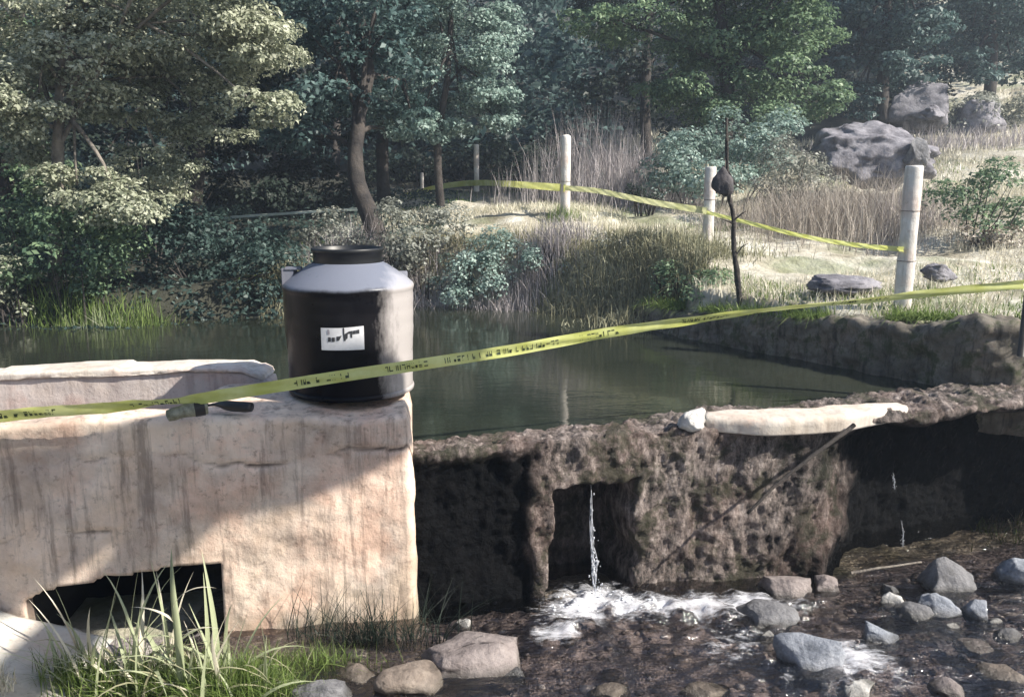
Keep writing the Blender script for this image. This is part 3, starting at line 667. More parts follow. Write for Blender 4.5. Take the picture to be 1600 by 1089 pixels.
# sticker, following the curve of the tank
def tank_patch(us, vs, off, curl=None):
    """us, vs: lists of sticker coordinates in 0..1 -> points on the tank skin"""
    out = []
    for u_, v_ in zip(us, vs):
        a = -math.pi / 2 + .075 + (u_ - .5) * .63; z = .44 + (.5 - v_) * .15 + (curl(u_, v_) if curl else 0)
        rr = .4528 + off; out.append((rr * math.cos(a), rr * math.sin(a), z))
    return np.array(out)
def curl(u, v): return .012 * max(0, u - .45) * (1 - v) * 1.5
n1, n2 = 24, 8; uu, vv = np.meshgrid(np.linspace(0, 1, n1), np.linspace(0, 1, n2))
stk = link('sticker', mesh_np('sticker', tank_patch(uu.ravel(), vv.ravel(), .0035, curl), grid_faces(n2, n1), True), M['paper'], tk)
def marks(polys):
    V = []; Q = []
    for p in polys:
        o = len(V); q = [((x - 110) / 1330, (y - 220) / 630) for x, y in p]
        V += [tuple(t) for t in tank_patch([a for a, b in q], [b for a, b in q], .0056, curl)]; Q.append([o, o + 1, o + 2, o + 3])
    return np.array(V), np.array(Q)
V, Q = marks([[(335, 480), (425, 480), (425, 605), (335, 605)], [(450, 485), (550, 485), (550, 605), (450, 605)], [(600, 460), (690, 450), (680, 575), (600, 580)], [(690, 450), (770, 430), (730, 490), (682, 570)],
              [(800, 225), (845, 225), (850, 400), (805, 400)], [(805, 400), (850, 400), (885, 585), (820, 590)], [(855, 395), (980, 330), (1080, 320), (1080, 400)], [(855, 395), (950, 395), (935, 520), (880, 550)],
              [(1020, 400), (1080, 400), (1080, 515), (1025, 500)], [(1085, 325), (1190, 312), (1190, 412), (1085, 415)], [(1195, 312), (1300, 300), (1300, 410), (1195, 412)]])
link('printed_marks', mesh_np('printed_marks', V, Q), M['ink'], stk)
V, Q = marks([[(315, 265), (385, 265), (400, 395), (335, 395)]]); link('printed_marks', mesh_np('printed_marks', V, Q), M['ink_pale'], stk)

# ------------------------------------------------------------------ barrier tapes
def ribbon(name, keys, width, label, group=None, marks_at=None, seed=0, twist=None, m='tape'):
    """keys: (u, v, Y) stations of the tape's middle"""
    P = curve_pts([tuple(at(u, v, Y=Y)) for u, v, Y in keys], 260); n = len(P); rows = []
    for i, p in enumerate(P):
        t = P[min(i + 1, n - 1)] - P[max(i - 1, 0)]; t /= np.linalg.norm(t)
        up = np.array([0, 0, 1.]) - t * t[2]; up /= np.linalg.norm(up); sd = np.cross(t, up)
        a = twist(i / n) if twist else .15 * math.sin(i * .05 + seed)
        ax = up * math.cos(a) + sd * math.sin(a); nn = np.cross(t, ax)
        for k in range(6):
            f = k / 5 - .5
            wob = .006 * math.sin(i * .21 + k * 1.4 + seed) + .003 * math.sin(i * .63 + k * 2.1)
            rows.append(p + ax * f * width + nn * wob)
    V = np.array(rows); me = mesh_np(name, V, grid_faces(n, 6), True)
    rt_ = link(name, me, M[m]); tag(rt_, label, 'barrier tape', group)
    if marks_at:
        MV = []; MQ = []; G = V.reshape(n, 6, 3)
        cum = np.concatenate([[0], np.cumsum(np.linalg.norm(np.diff(np.array(P), axis=0), axis=1))])
        r = random.Random(seed)
        def pt(s, f, off):
            i = np.interp(s, cum, np.arange(n)); i0 = int(min(i, n - 2)); fr = i - i0; kk = min(4, int(f * 5)); fk = f * 5 - kk
            A = G[i0, kk] * (1 - fk) + G[i0, kk + 1] * fk; B = G[i0 + 1, kk] * (1 - fk) + G[i0 + 1, kk + 1] * fk
            nrm = np.cross(G[i0 + 1, 2] - G[i0, 2], G[i0, 5] - G[i0, 0]); nrm /= np.linalg.norm(nrm)
            if nrm[1] > 0: nrm = -nrm
            return A * (1 - fr) + B * fr + nrm * off
        def quad(s0, s1, f0, f1):
            o = len(MV); MV.extend([pt(s0, f0, .0025), pt(s1, f0, .0025), pt(s1, f1, .0025), pt(s0, f1, .0025)]); MQ.append([o, o + 1, o + 2, o + 3])
        for (ua, ub) in marks_at:
            sa = [cum[j] for j in range(n) if (P[j][0] / (P[j][1] * math.cos(PITCH) - (P[j][2] - CAM_Z) * math.sin(PITCH)) * F + 800) >= ua]
            sb_ = [cum[j] for j in range(n) if (P[j][0] / (P[j][1] * math.cos(PITCH) - (P[j][2] - CAM_Z) * math.sin(PITCH)) * F + 800) >= ub]
            if not sa: continue
            s = sa[0]; e = sb_[0] if sb_ else cum[-1]
            while s < e:
                L = r.uniform(.016, .026); h0 = .27; h1 = .73          # one blocky letter: strokes
                for q in range(r.choice([2, 2, 3])):
                    ty = r.random()
                    if ty < .5: x0 = s + r.choice([0, .75]) * L; quad(x0, x0 + L * .25, h0, h1)
                    elif ty < .8: y0 = r.choice([h0, .46, h1 - .1]); quad(s, s + L, y0, y0 + .10)
                    else: quad(s, s + L * .8, h0, (h0 + h1) / 2)
                s += L * (1.35 if r.random() < .85 else 2.6)
        if MV: tag(link('printed_marks', mesh_np('printed_marks', np.array(MV), np.array(MQ)), M['tape_ink'], rt_), kind='stuff')
    return rt_
ribbon('barrier_tape', [(-120, 664, 4.75), (0, 650, 4.84), (110, 641, 4.9), (230, 631, 4.98), (330, 620, 5.04), (430, 604, 5.12), (545, 586, 5.26), (640, 572, 5.36), (800, 547, 5.5), (1000, 512, 5.75), (1200, 485, 6.05), (1410, 463, 6.4), (1600, 444, 6.62)],
       .076, 'long yellow barrier tape stretched across the front of the tank and pond', marks_at=[(-60, 90), (200, 290), (455, 545), (600, 665), (690, 860), (900, 960), (1060, 1130), (1300, 1380)], seed=3,
       twist=lambda t: .25 * math.sin(t * 9) + (.75 * math.exp(-((t - .27) / .04) ** 2)) + .8 * math.exp(-((t - .85) / .08) ** 2))
pk = empty('black_post', tuple(at(1602, 470, Y=6.7)), 'slim black post cut by the right edge of the picture', 'post')
p0 = at(1602, 500, Y=6.72); p1 = at(1602, 285, Y=6.72)
V, T = tube([(0, 0, -.3), (0, 0, p1.z - p0.z + .1)], .032, 12); pk.location = (p0.x, p0.y, p0.z)
link('shaft', mesh_np('shaft', V, T), M['blackpost'], pk); V, T = tube([(0, 0, p1.z - p0.z + .1), (0, 0, p1.z - p0.z + .13)], .04, 12); link('cap', mesh_np('cap', V, T), M['cap_conc'], pk)

# ------------------------------------------------------------------ fence posts and far tapes
def post(u, vt, vb, Y, wpx, label, lean=0, rnd_=True, zz=None):
    b = at(u, vb, Y=Y); t = at(u, vt, Y=Y); r_ = px(wpx, Y) / 2; h = t.z - b.z; zs = np.concatenate([np.linspace(-.3, h - .06, 14), [h - .03, h - .01, h]])
    root = empty('fence_post', tuple(b), label, 'post', 'white fence posts')
    V, T = tube([(lean * z, 0, z) for z in zs], [r_ * (1 + .03 * math.sin(z * 7)) for z in zs[:-3]] + ([r_ * .93, r_ * .75, r_ * .4] if rnd_ else [r_, r_ * .98, r_ * .9]), 20)
    V[:, 0] += .006 * noise(V, 6, 3); V[:, 1] += .006 * noise(V, 6, 4)
    link('shaft', mesh_np('shaft', V, T, True), M['post'], root)
    if zz:
        for z in zz:
            A = [(r_ * 1.06 * math.cos(k / 16 * 2 * math.pi) + lean * z, r_ * 1.06 * math.sin(k / 16 * 2 * math.pi), z) for k in range(17)]
            V, T = tube(A, .003, 5); link('tie_wire', mesh_np('tie_wire', V, T), M['wire'], root)
    return root
post(1410, 259, 476, 8.5, 26, 'nearest and tallest looking white round post at right, standing behind the tape', rnd_=False, zz=[.95, .45])
post(1104, 261, 415, 11.6, 17, 'pale post just left of the thin dark sapling', rnd_=False, zz=[.9])
post(883, 211, 342, 15, 15, 'bright white round topped post in the middle of the far bank', zz=[.65])
post(745, 226, 322, 20, 8, 'slim shaded post left of the bright white one, holding the far tape', rnd_=False)
post(660, 270, 304, 21, 5, 'shortest post at the left end of the far tape', rnd_=False)
gf = 'tape strung along the fence posts'
ribbon('barrier_tape', [(600, 316, 21.3), (660, 299, 20.9), (700, 290, 20.4), (745, 286, 19.85), (800, 288, 18), (883, 294, 14.85)], .13, 'faded far tape between the slim shaded post and the bright white post', gf, seed=5)
ribbon('barrier_tape', [(883, 294, 14.85), (930, 298, 14.3), (980, 308, 13.5), (1030, 318, 12.8), (1104, 330, 11.45)], .09, 'sagging tape from the bright white post down to the pale post', gf, seed=6, m='tape_pale')
ribbon('barrier_tape', [(1104, 332, 11.45), (1160, 346, 11.0), (1250, 368, 10.2), (1330, 382, 9.3), (1412, 390, 8.36)], .05, 'thin yellow tape between the pale post and the nearest white post', gf, seed=7)
ribbon('barrier_tape', [(290, 346, 16.5), (370, 339, 15.5), (430, 335, 15), (490, 331, 14.6), (560, 327, 14.1)], .045, 'whitish tape hanging in the dark shade left of the leaning trunk', gf, seed=8, m='tape_white')
# dark sapling with a hanging bundle
sp_ = at(1157, 466, Y=9.6); sap = empty('sapling', tuple(sp_), 'thin dark leafless sapling with a bundle hung on it', 'sapling')
def rel(u, v, Y, o): p = at(u, v, Y=Y); return p - o
pts = [rel(1157, 480, 9.6, sp_), rel(1152, 430, 9.6, sp_), rel(1147, 390, 9.6, sp_), rel(1146, 340, 9.6, sp_), rel(1138, 300, 9.6, sp_), rel(1136, 250, 9.6, sp_), rel(1135, 185, 9.6, sp_)]
V, T = tube(curve_pts(pts, 30), list(np.linspace(.036, .014, 31)), 9); V += .006 * R.normal(size=V.shape) * .6
link('trunk', mesh_np('trunk', V, T, True), M['bark_dark'], sap)
for a, b, c in (((1146, 345), (1158, 335), (1166, 330)), ((1147, 350), (1135, 345), (1125, 342)), ((1138, 268), (1150, 290), (1163, 298)), ((1149, 400), (1160, 385), (1170, 380))):
    V, T = tube([rel(*a, 9.6, sp_), rel(*b, 9.55, sp_), rel(*c, 9.5, sp_)], [.012, .008, .003], 5); link('twig', mesh_np('twig', V, T, True), M['bark_dark'], sap)
bo = at(1129, 284, Y=9.45); V, T = rock_geo(44, .24, .22, .33, 4, 3, False, .04); V[:, :2] *= (1 - .35 * np.clip(V[:, 2:3] / .165, -1, 1))
bd = link('hanging_bundle', mesh_np('hanging_bundle', V, T, True), M['nest'], loc=tuple(bo)); tag(bd, 'dark rounded bundle hung near the top of the thin sapling', 'bundle')
V, T = tube([(.02, 0, .10), (.035, .05, .22), (.03, .1, .26)], .005, 5); link('cord', mesh_np('cord', V, T), M['wire'], bd)

# ------------------------------------------------------------------ things on the wall
p = at(296, 650, z=1.62)
br = empty('broken_pipe', tuple(p), 'broken dirty pipe elbow lying on the front wall below the tape', 'pipe')
V, T = tube(curve_pts([(-.12, -.03, .01), (-.05, -.02, .03), (.02, 0, .045), (.10, .04, .05)], 10), [.036, .04, .042, .04, .04, .044, .048, .05, .05, .05, .046], 14, True); link('pipe_body', mesh_np('pipe_body', V, T, True), M['olive'], br)
V, T = tube([(.03, .01, .047), (.085, .035, .052)], .056, 14); link('collar', mesh_np('collar', V, T, True), M['black'], br)
p = at(362, 640, z=1.62)
hs = empty('rubber_hose', tuple(p), 'flat black rubber hose end lying on the wall left of the tank', 'hose')
V, T = tube(curve_pts([(-.17, .05, .02), (-.09, .03, .035), (0, 0, .03), (.07, -.02, .03), (.14, -.03, .03)], 14), [.01, .011, .013, .018, .026, .034, .04, .042, .042, .042, .042, .042, .042, .04, .036], 12); V[:, 2] *= .8
link('hose_body', mesh_np('hose_body', V, T, True), M['black'], hs)
V, T = tube(curve_pts([(-.30, .03, .02), (-.24, .07, .04), (-.17, .05, .02)], 8), .008, 6); link('cable', mesh_np('cable', V, T, True), M['black'], hs)
# driftwood, leaning branch
def branch(name, keys, r0, r1, m, label, cat='branch', group=None, n=20):
    P = curve_pts([tuple(at(u, v, Y=Y)) for u, v, Y in keys], n); o = P[0]; V, T = tube([Vector(p - o) for p in P], list(np.linspace(r0, r1, n + 1)), 8)
    V = V + (.22 * r0) * np.stack([noise(V, 14, k) for k in (1, 2, 3)], -1)
    return tag(link(name, mesh_np(name, V, T, True), M[m], loc=tuple(o)), label, cat, group)
branch('fallen_branch', [(1335, 664, 5.9), (1270, 712, 5.76), (1210, 760, 5.66), (1168, 802, 5.6)], .017, .010, 'bark_dark', 'dark thin branch leaning diagonally on the lit weir face')
gd_ = 'bleached driftwood sticks'
branch('driftwood', [(1545, 934, 5.75), (1575, 931, 5.8), (1620, 930, 5.9)], .02, .015, 'stick', 'uppermost straight whitish driftwood stick at the right edge', 'driftwood', gd_)
branch('driftwood', [(1548, 948, 5.6), (1570, 936, 5.62), (1590, 934, 5.65), (1630, 930, 5.7)], .012, .02, 'stick', 'forked whitish driftwood arm rising to the right edge', 'driftwood', gd_)
branch('driftwood', [(1515, 940, 5.6), (1545, 946, 5.55), (1575, 960, 5.5), (1630, 968, 5.45)], .012, .028, 'stick', 'thick pale driftwood limb sloping down to the right edge', 'driftwood', gd_)
branch('driftwood', [(1330, 895, 6.0), (1370, 888, 6.0), (1440, 878, 6.05)], .012, .008, 'bark_pale', 'thin grey stick lying at the foot of the black recess', 'driftwood', gd_)

# ------------------------------------------------------------------ blades and leaves
def blades(pos, h, w_, lean, seg=3, droop=.3, seed=0, up=None):
    """thin curved strips; pos (n,3), h and w_ (n,), lean (n,3) horizontal direction*amount"""
    n = len(pos); r = np.random.RandomState(seed)
    az = r.uniform(0, 2 * math.pi, n); side = np.stack([np.cos(az), np.sin(az), 0 * az], -1)
    rows = []
    for k in range(seg + 1):
        t = k / seg; ctr = pos + lean * (t ** 1.7)[..., None] * h[:, None] if False else pos + lean * (t ** 1.7) * h[:, None]
        ctr = ctr + np.stack([0 * h, 0 * h, h * (t - droop * t * t * np.linalg.norm(lean, axis=1))], -1)
        ww = w_ * (1 - t) ** .7 * (1 if k < seg else .15) * .5 + w_ * .04
        rows.append(ctr - side * ww[:, None]); rows.append(ctr + side * ww[:, None])
    V = np.stack(rows, 1).reshape(-1, 3); k = np.arange(seg) * 2; base = np.arange(n)[:, None] * (2 * (seg + 1))
    Q = np.stack([base + k, base + k + 1, base + k + 3, base + k + 2], -1).reshape(-1, 4)
    return V, Q
def leaves(ctr, nrm, size, seed, asp=.55, fold=.18):
    r = np.random.RandomState(seed); n = len(ctr)
    rv = r.normal(size=(n, 3)); t = np.cross(nrm, rv); t /= np.linalg.norm(t, axis=1)[:, None] + 1e-9; b = np.cross(nrm, t)
    s = size[:, None]
    V = np.stack([ctr - t * s * .5, ctr - b * s * asp * .5 + nrm * s * fold, ctr + t * s * .5, ctr + b * s * asp * .5 + nrm * s * fold], 1).reshape(-1, 3)
    return V, np.arange(n * 4).reshape(-1, 4)
def crown_mesh(blobs, size, dens, seed, asp=.55, flat=.55, clump=.33, upb=.7):
    """blobs: (centre, (rx,ry,rz)). each is filled with leaf clumps; leaves sit on the clumps' outer skins"""
    r = np.random.RandomState(seed); Cs = []; Ns = []
    for c, rad in blobs:
        rad = np.array(rad, float); cr = clump * float(np.mean(rad)) * .9 + .08; vol = rad.prod() ** (1 / 3)
        nc = max(5, int(2.6 * (vol / cr) ** 2 * dens ** .5 * .9))
        d = r.normal(size=(nc, 3)); d /= np.linalg.norm(d, axis=1)[:, None]; q = r.uniform(.35, 1.0, nc) ** .6
        cc = np.array(c) + d * q[:, None] * rad
        for i in range(nc):
            R_ = cr * r.uniform(.55, 1.25); nl = int(dens * 11 * (R_ / size) ** 2) + 6
            e = r.normal(size=(nl, 3)); e[:, 2] = e[:, 2] + .45; e /= np.linalg.norm(e, axis=1)[:, None]
            p_ = cc[i] + e * (R_ * r.uniform(.45, 1.08, nl) ** .7)[:, None] * [1.25, 1.25, flat]
            nn = e * .5 + d[i] * .35 + np.array([0, 0, upb]) + r.normal(size=(nl, 3)) * .45; nn /= np.linalg.norm(nn, axis=1)[:, None]
            Cs.append(p_); Ns.append(nn)
    Cc = np.concatenate(Cs); Nn = np.concatenate(Ns)
    return leaves(Cc, Nn, size * r.uniform(.45, 1.5, len(Cc)), seed, asp)
TOTAL = [0]
def tree(name, base, trunk, tr, blobs, leaf, size, dens, label, cat='tree', group=None, bark='bark_dark', seed=1, limbs=True, asp=.55, clump=.33, flat=.55, gz=True, radii=None):
    base = Vector(base)
    if gz: base.z = float(ground_z(np.array([base.x]), np.array([base.y]))[0][0]) - .05
    root = empty(name, tuple(base), label, cat, group); b = np.array(base)
    P = [Vector(np.array(p) - b) for p in trunk]; P[0] = Vector((P[0].x, P[0].y, -.2)); CP = curve_pts(P, 16)
    parts = [tube([Vector(c) for c in CP], radii or list(np.linspace(tr, tr * .45, 17)), 14)]
    if limbs:
        r = random.Random(seed)
        for c, rad in blobs:
            e = np.array(c) - b; s = CP[r.randrange(7, 15)]
            mid = (s + e) / 2 + np.array([r.uniform(-.2, .2), r.uniform(-.2, .2), r.uniform(.0, .35)]); k = np.linalg.norm(e - s)
            parts.append(tube([Vector(q) for q in curve_pts([s, mid, e], 8)], list(np.linspace(tr * .36, tr * .07 + .006, 9)), 6))
            for q in range(0 if bark == 'bark_pale' else 2):
                f = e + np.array([r.uniform(-.8, .8) * rad[0], r.uniform(-.8, .8) * rad[1], r.uniform(-.4, .7) * rad[2]])
                parts.append(tube([Vector(mid), Vector((mid + f) / 2 + np.array([0, 0, .1])), Vector(f)], [tr * .12, tr * .06 + .003, .004], 5))
    V, T = join(parts); V = V + tr * .13 * np.stack([noise(V, 2.5 / max(tr, .08) * .3, k) for k in (1, 2, 3)], -1)
    link('trunk', mesh_np('trunk', V, T, True), M[bark], root)
    if blobs:
        V, Q = crown_mesh([(np.array(c) - b, r_) for c, r_ in blobs], size, dens, seed, asp, clump=clump, flat=flat); TOTAL[0] += len(Q) * 2
        link('crown', mesh_np('crown', V, Q, False), M[leaf], root)
    return root
def B(lst, Y, dy=1.0, seed=0):
    r = random.Random(seed); out = []
    for (u, v, ru, rv) in lst:
        y = Y + r.uniform(-dy, dy); out.append((tuple(at(u, v, Y=y)), (px(ru, y), px(ru, y) * .9, px(rv, y))))
    return out
A_ = lambda u, v, Y: tuple(at(u, v, Y=Y))
# left shore tree
tree('tree', A_(88, 440, 11.4), [A_(82, 440, 11.4), A_(88, 330, 11.4), A_(92, 200, 11.5), A_(100, 60, 11.6), A_(108, -120, 11.8)], .10,
     B([(60, 150, 110, 60), (190, 60, 120, 60), (330, 110, 110, 45), (410, 170, 60, 28), (300, 30, 120, 50), (60, 10, 120, 70), (180, 165, 80, 30), (250, 250, 60, 35), (120, 290, 55, 30), (190, 320, 70, 30), (30, 230, 60, 30), (400, 60, 70, 35), (60, -120, 150, 80), (240, -120, 160, 80), (400, -90, 100, 60), (20, 80, 90, 50), (120, 90, 100, 50), (340, 200, 70, 24), (280, 120, 80, 35), (10, 180, 70, 40)], 11.8, .9, 1),
     'leaf_pale', .062, 1.5, 'tall pale leaved tree on the left shore with a slender pale trunk', bark='bark_pale', seed=3)
# dark trees behind on the left
tree('tree', A_(300, 330, 17), [A_(300, 350, 17), A_(310, 200, 17), A_(290, 60, 17), A_(300, -150, 17)], .16,
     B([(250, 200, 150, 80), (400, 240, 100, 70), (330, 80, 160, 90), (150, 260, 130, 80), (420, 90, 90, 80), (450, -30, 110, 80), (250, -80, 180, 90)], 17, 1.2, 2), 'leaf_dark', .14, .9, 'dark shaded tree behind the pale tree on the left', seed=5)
tree('tree', A_(20, 400, 14.5), [A_(20, 400, 14.5), A_(10, 250, 14.5), A_(30, 60, 14.5), A_(20, -100, 14.5)], .14,
     B([(0, 260, 90, 60), (80, 330, 90, 50), (-60, 120, 120, 90), (30, 380, 80, 40)], 14.5, .8, 3), 'leaf_green', .11, 1, 'green tree at the far left edge behind the pale one', seed=6)
# leaning dark trunk in the centre left
tree('tree', A_(596, 372, 13.3), [A_(602, 390, 13.3), A_(580, 340, 13.4), A_(556, 275, 13.6), A_(560, 190, 13.9), A_(575, 90, 14.2), A_(530, -60, 14.5)], .17,
     B([(520, 60, 90, 60), (610, 90, 70, 50), (450, 20, 80, 60), (590, 0, 90, 50), (500, 150, 70, 40), (640, 170, 50, 40), (520, -100, 130, 70), (560, 140, 60, 40), (600, 200, 45, 35), (480, 210, 60, 40)], 14.6, .8, 4), 'leaf_deep', .10, 1.0, 'dark tree with a thick leaning trunk beside the tank', seed=8)
tree('tree', A_(600, 300, 19), [A_(600, 330, 19), A_(598, 220, 19), A_(605, 60, 19), A_(600, -120, 19)], .16, B([(600, 40, 120, 90), (560, 180, 80, 60)], 19, .6, 9), 'leaf_dark', .14, .9, 'dark upright tree directly behind the leaning trunk', seed=10)
# centre pale green crown
tree('tree', A_(690, 300, 17.5), [A_(690, 320, 17.5), A_(684, 230, 17.5), A_(700, 110, 17.5), A_(705, -20, 17.5), A_(700, -160, 17.5)], .09,
     B([(700, 60, 85, 50), (760, 130, 50, 40), (650, 130, 60, 45), (720, 180, 60, 35), (640, 40, 60, 45), (780, 50, 40, 40), (700, -60, 100, 60), (650, 200, 50, 28), (775, 185, 38, 26), (690, -170, 140, 80)], 17.2, .7, 5),
     'leaf_teal', .078, 1.5, 'pale blue green tree hanging over the middle of the far bank', seed=11)
# right of the gap
tree('tree', A_(1130, 260, 18.5), [A_(1130, 290, 18.5), A_(1136, 180, 18.5), A_(1125, 60, 18.5), A_(1120, -120, 18.5)], .15,
     B([(1090, 60, 90, 45), (1200, 110, 95, 45), (1240, 50, 80, 40), (1000, 40, 90, 26), (920, 30, 45, 18), (1150, 180, 90, 35), (1060, 130, 60, 35), (1270, 160, 50, 26), (1150, 10, 110, 50), (1100, -90, 160, 80), (1260, -60, 110, 60)], 18.3, .8, 6),
     'leaf_green', .085, 1.4, 'bright green tree reaching over the sapling right of the dark gap', seed=13)
tree('tree', A_(1385, 180, 24), [A_(1385, 200, 24), A_(1380, 100, 24), A_(1390, -30, 24), A_(1385, -160, 24)], .18,
     B([(1370, 30, 90, 36), (1340, 90, 80, 30), (1400, 110, 70, 28), (1440, 50, 70, 30), (1350, 160, 60, 30), (1400, -60, 140, 60), (1300, 30, 60, 40)], 24, 1, 7), 'leaf_deep', .13, 1.15, 'blue green layered tree above the boulders', seed=15, flat=.35)
tree('tree', A_(1545, 150, 27), [A_(1545, 170, 27), A_(1550, 80, 27), A_(1540, -40, 27), A_(1545, -160, 27)], .2,
     B([(1520, 40, 80, 50), (1580, 90, 70, 40), (1560, 0, 110, 50), (1640, 60, 90, 70), (1500, 110, 50, 30), (1560, -90, 160, 70)], 27, 1, 8), 'leaf_deep', .14, 1.1, 'blue green tree in the top right corner', seed=17)
tree('tree', A_(1010, 250, 23), [A_(1012, 270, 23), A_(1008, 150, 23), A_(1015, 0, 23), A_(1010, -150, 23)], .16,
     B([(1020, 100, 90, 60), (970, 150, 70, 45), (1060, 190, 70, 40), (1010, -20, 120, 60)], 23.5, 1, 10), 'leaf_dark', .14, .9, 'dark tree behind the bright green one', seed=19)
tree('tree', A_(1250, 180, 30), [A_(1250, 200, 30), A_(1250, 100, 30), A_(1255, -100, 30)], .2,
     B([(1250, 120, 110, 60), (1330, 120, 90, 70), (1250, 0, 130, 80), (1450, 80, 120, 70), (1480, 0, 110, 80)], 31, 1.5, 12), 'leaf_dark', .18, .9, 'dark tree far back between the boulders and the bright green tree', seed=21)

# wood behind as one mass
def forest():
    bl = []; r = random.Random(4)
    for i in range(120):
        x = r.uniform(-30, 34); y = r.uniform(31, 46) + abs(x) * .1
        g0 = float(land(np.array([x]), np.array([y]))[0])
        for k in range(3):
            bl.append(((x + r.uniform(-1, 1), y + r.uniform(-1, 1), g0 + 1.0 + k * 3.1 + r.uniform(-1, 1)), (2.0, 2.0, 1.9)))
    for x0, x1, y0, n in ((-24, -8, 20, 34), (-8, 2.5, 24, 30)):
        for i in range(n):
            x = r.uniform(x0, x1); y = y0 + r.uniform(0, 6); g0 = float(land(np.array([x]), np.array([y]))[0])
            for k in range(3): bl.append(((x, y, g0 + .8 + k * 2.4 + r.uniform(-.6, .6)), (1.6, 1.6, 1.5)))
    V, Q = crown_mesh(bl, .27, .30, 99, .6, .6, .42); TOTAL[0] += len(Q) * 2
    tag(link('distant_wood', mesh_np('distant_wood', V, Q), M['leaf_deep']), kind='stuff')
forest()
def trunks():
    pr = []; r = random.Random(14)
    for i in range(26):
        x = r.uniform(-22, -5); y = r.uniform(19, 32); g0 = float(land(np.array([x]), np.array([y]))[0]); t = r.uniform(.07, .17)
        pr.append(tube([(x, y, g0 - .3), (x + r.uniform(-.3, .3), y, g0 + 3), (x + r.uniform(-.8, .8), y, g0 + 9)], [t, t * .8, t * .4], 7))
    V, T = join(pr); tag(link('wood_trunks', mesh_np('wood_trunks', V, T, True), M['bark_dark']), kind='stuff')
trunks()
# unseen tree added off frame at right, its limb shaped to shade the wall
def shade_tree():
    s = np.array(S); A = np.array([-.50, 5.345, 1.84]) + s * 8.2; Bp = np.array([-3.1, 4.96, 1.12]) + s * 11.8; C2 = np.array([-5.2, 4.64, 1.25]) + s * 15
    base = (8.6, -1.2, 2.0); r = random.Random(5); blobs = []
    for k in range(9): blobs.append(((r.uniform(6.5, 10), r.uniform(-4, -1.8), r.uniform(8.6, 11)), (.9, .9, .6)))
    return tree('added_shade_tree', base, [base, (8.6, -1.1, 6.5), (7.8, -.6, 10.2), tuple(C2), tuple(Bp), tuple((A + Bp) / 2), tuple(A)], .58, blobs, 'leaf_green', .12, .5, 'unseen tree added at the right, its limb shaped to cast the diagonal shade on the wall', seed=31, bark='bark_dark', radii=[.5, .46, .42, .38, .34, .3, .26, .22, .17, .15, .15, .18, .24, .31, .33, .33, .31])
shade_tree()

# ------------------------------------------------------------------ bushes
def bush(name, c, blobs, leaf, size, dens, label, seed, asp=.55, bark='bark_dark', cat='bush', clump=.33, twigs=14, group=None):
    root = empty(name, (0, 0, 0), label, cat, group); b = np.array(c, float); b[2] = float(ground_z(np.array([b[0]]), np.array([b[1]]))[0][0]) - .05
    root.location = tuple(b); r = random.Random(seed); pr = []
    for k in range(twigs):
        cc, rad = r.choice(blobs); e = np.array(cc) - b + np.array([r.uniform(-1, 1) * rad[0], r.uniform(-1, 1) * rad[1], r.uniform(-.2, 1) * rad[2]])
        s = np.array([e[0] * .4 + r.uniform(-.1, .1), e[1] * .3, 0]); mid = (s + e) / 2 + np.array([0, 0, .05])
        pr.append(tube([Vector(s), Vector(mid), Vector(e)], [.014, .009, .003], 5))
    V, T = join(pr); link('stems', mesh_np('stems', V, T, True), M[bark], root)
    V, Q = crown_mesh([(np.array(q) - b, rr_) for q, rr_ in blobs], size, dens, seed, asp, clump=clump, flat=.8); TOTAL[0] += len(Q) * 2
    link('foliage', mesh_np('foliage', V, Q), M[leaf], root); return root
def brush(name, c, spread, h, n, m, label, seed, w_=.006, cat='brush', lean=.5, droop=.2, gnd=True, dz=0, zoff=None, kindstem='stems', group=None):
    """a dense tuft of thin stems"""
    r = np.random.RandomState(seed); b = np.array(c, float)
    if gnd: b[2] = float(ground_z(np.array([b[0]]), np.array([b[1]]))[0][0])
    root = empty(name, tuple(b), label, cat, group)
    xy = r.normal(size=(n, 2)) * np.array(spread) * .5; P = np.zeros((n, 3)); P[:, :2] = xy
    P[:, 2] = ground_z(b[0] + xy[:, 0], b[1] + xy[:, 1])[0] - b[2] - .03 if gnd else 0
    P[:, 2] = np.maximum(P[:, 2], -.5) + dz
    az = r.uniform(0, 6.28, n); am = r.uniform(0, lean, n); L = np.stack([np.cos(az) * am, np.sin(az) * am, 0 * az], -1)
    hh = h * r.uniform(.35, 1.1, n) * np.exp(-.25 * (xy / (np.array(spread) * .6)) ** 2 @ np.ones(2))
    V, Q = blades(P, hh, w_ * r.uniform(.6, 1.5, n), L, 3, droop, seed); TOTAL[0] += len(Q) * 2
    tag(link(kindstem, mesh_np(kindstem, V, Q), M[m], root), kind='stuff'); return root
bush('bush', A_(110, 450, 11), B([(60, 400, 55, 40), (130, 440, 50, 35), (30, 460, 45, 30), (180, 390, 60, 40), (120, 350, 60, 35), (20, 350, 50, 40)], 11.3, .4, 21), 'leaf_green', .07, 1.1, 'green leafy bush at the foot of the pale left tree', 41)
bush('bush', A_(15, 430, 10.9), B([(0, 420, 40, 30), (-30, 470, 50, 30), (30, 480, 30, 18)], 10.9, .2, 61), 'leaf_pale', .06, 1.1, 'pale leafy bush touching the left edge of the shore', 62)
bush('bush', A_(330, 440, 12.3), B([(300, 420, 70, 50), (390, 440, 60, 45), (260, 360, 60, 40), (360, 370, 70, 35), (430, 400, 45, 50), (300, 480, 60, 22), (400, 485, 60, 20)], 12.2, .5, 22), 'leaf_shade', .075, 1.1, 'dark bluish bush overhanging the shaded water left of the tank', 42)
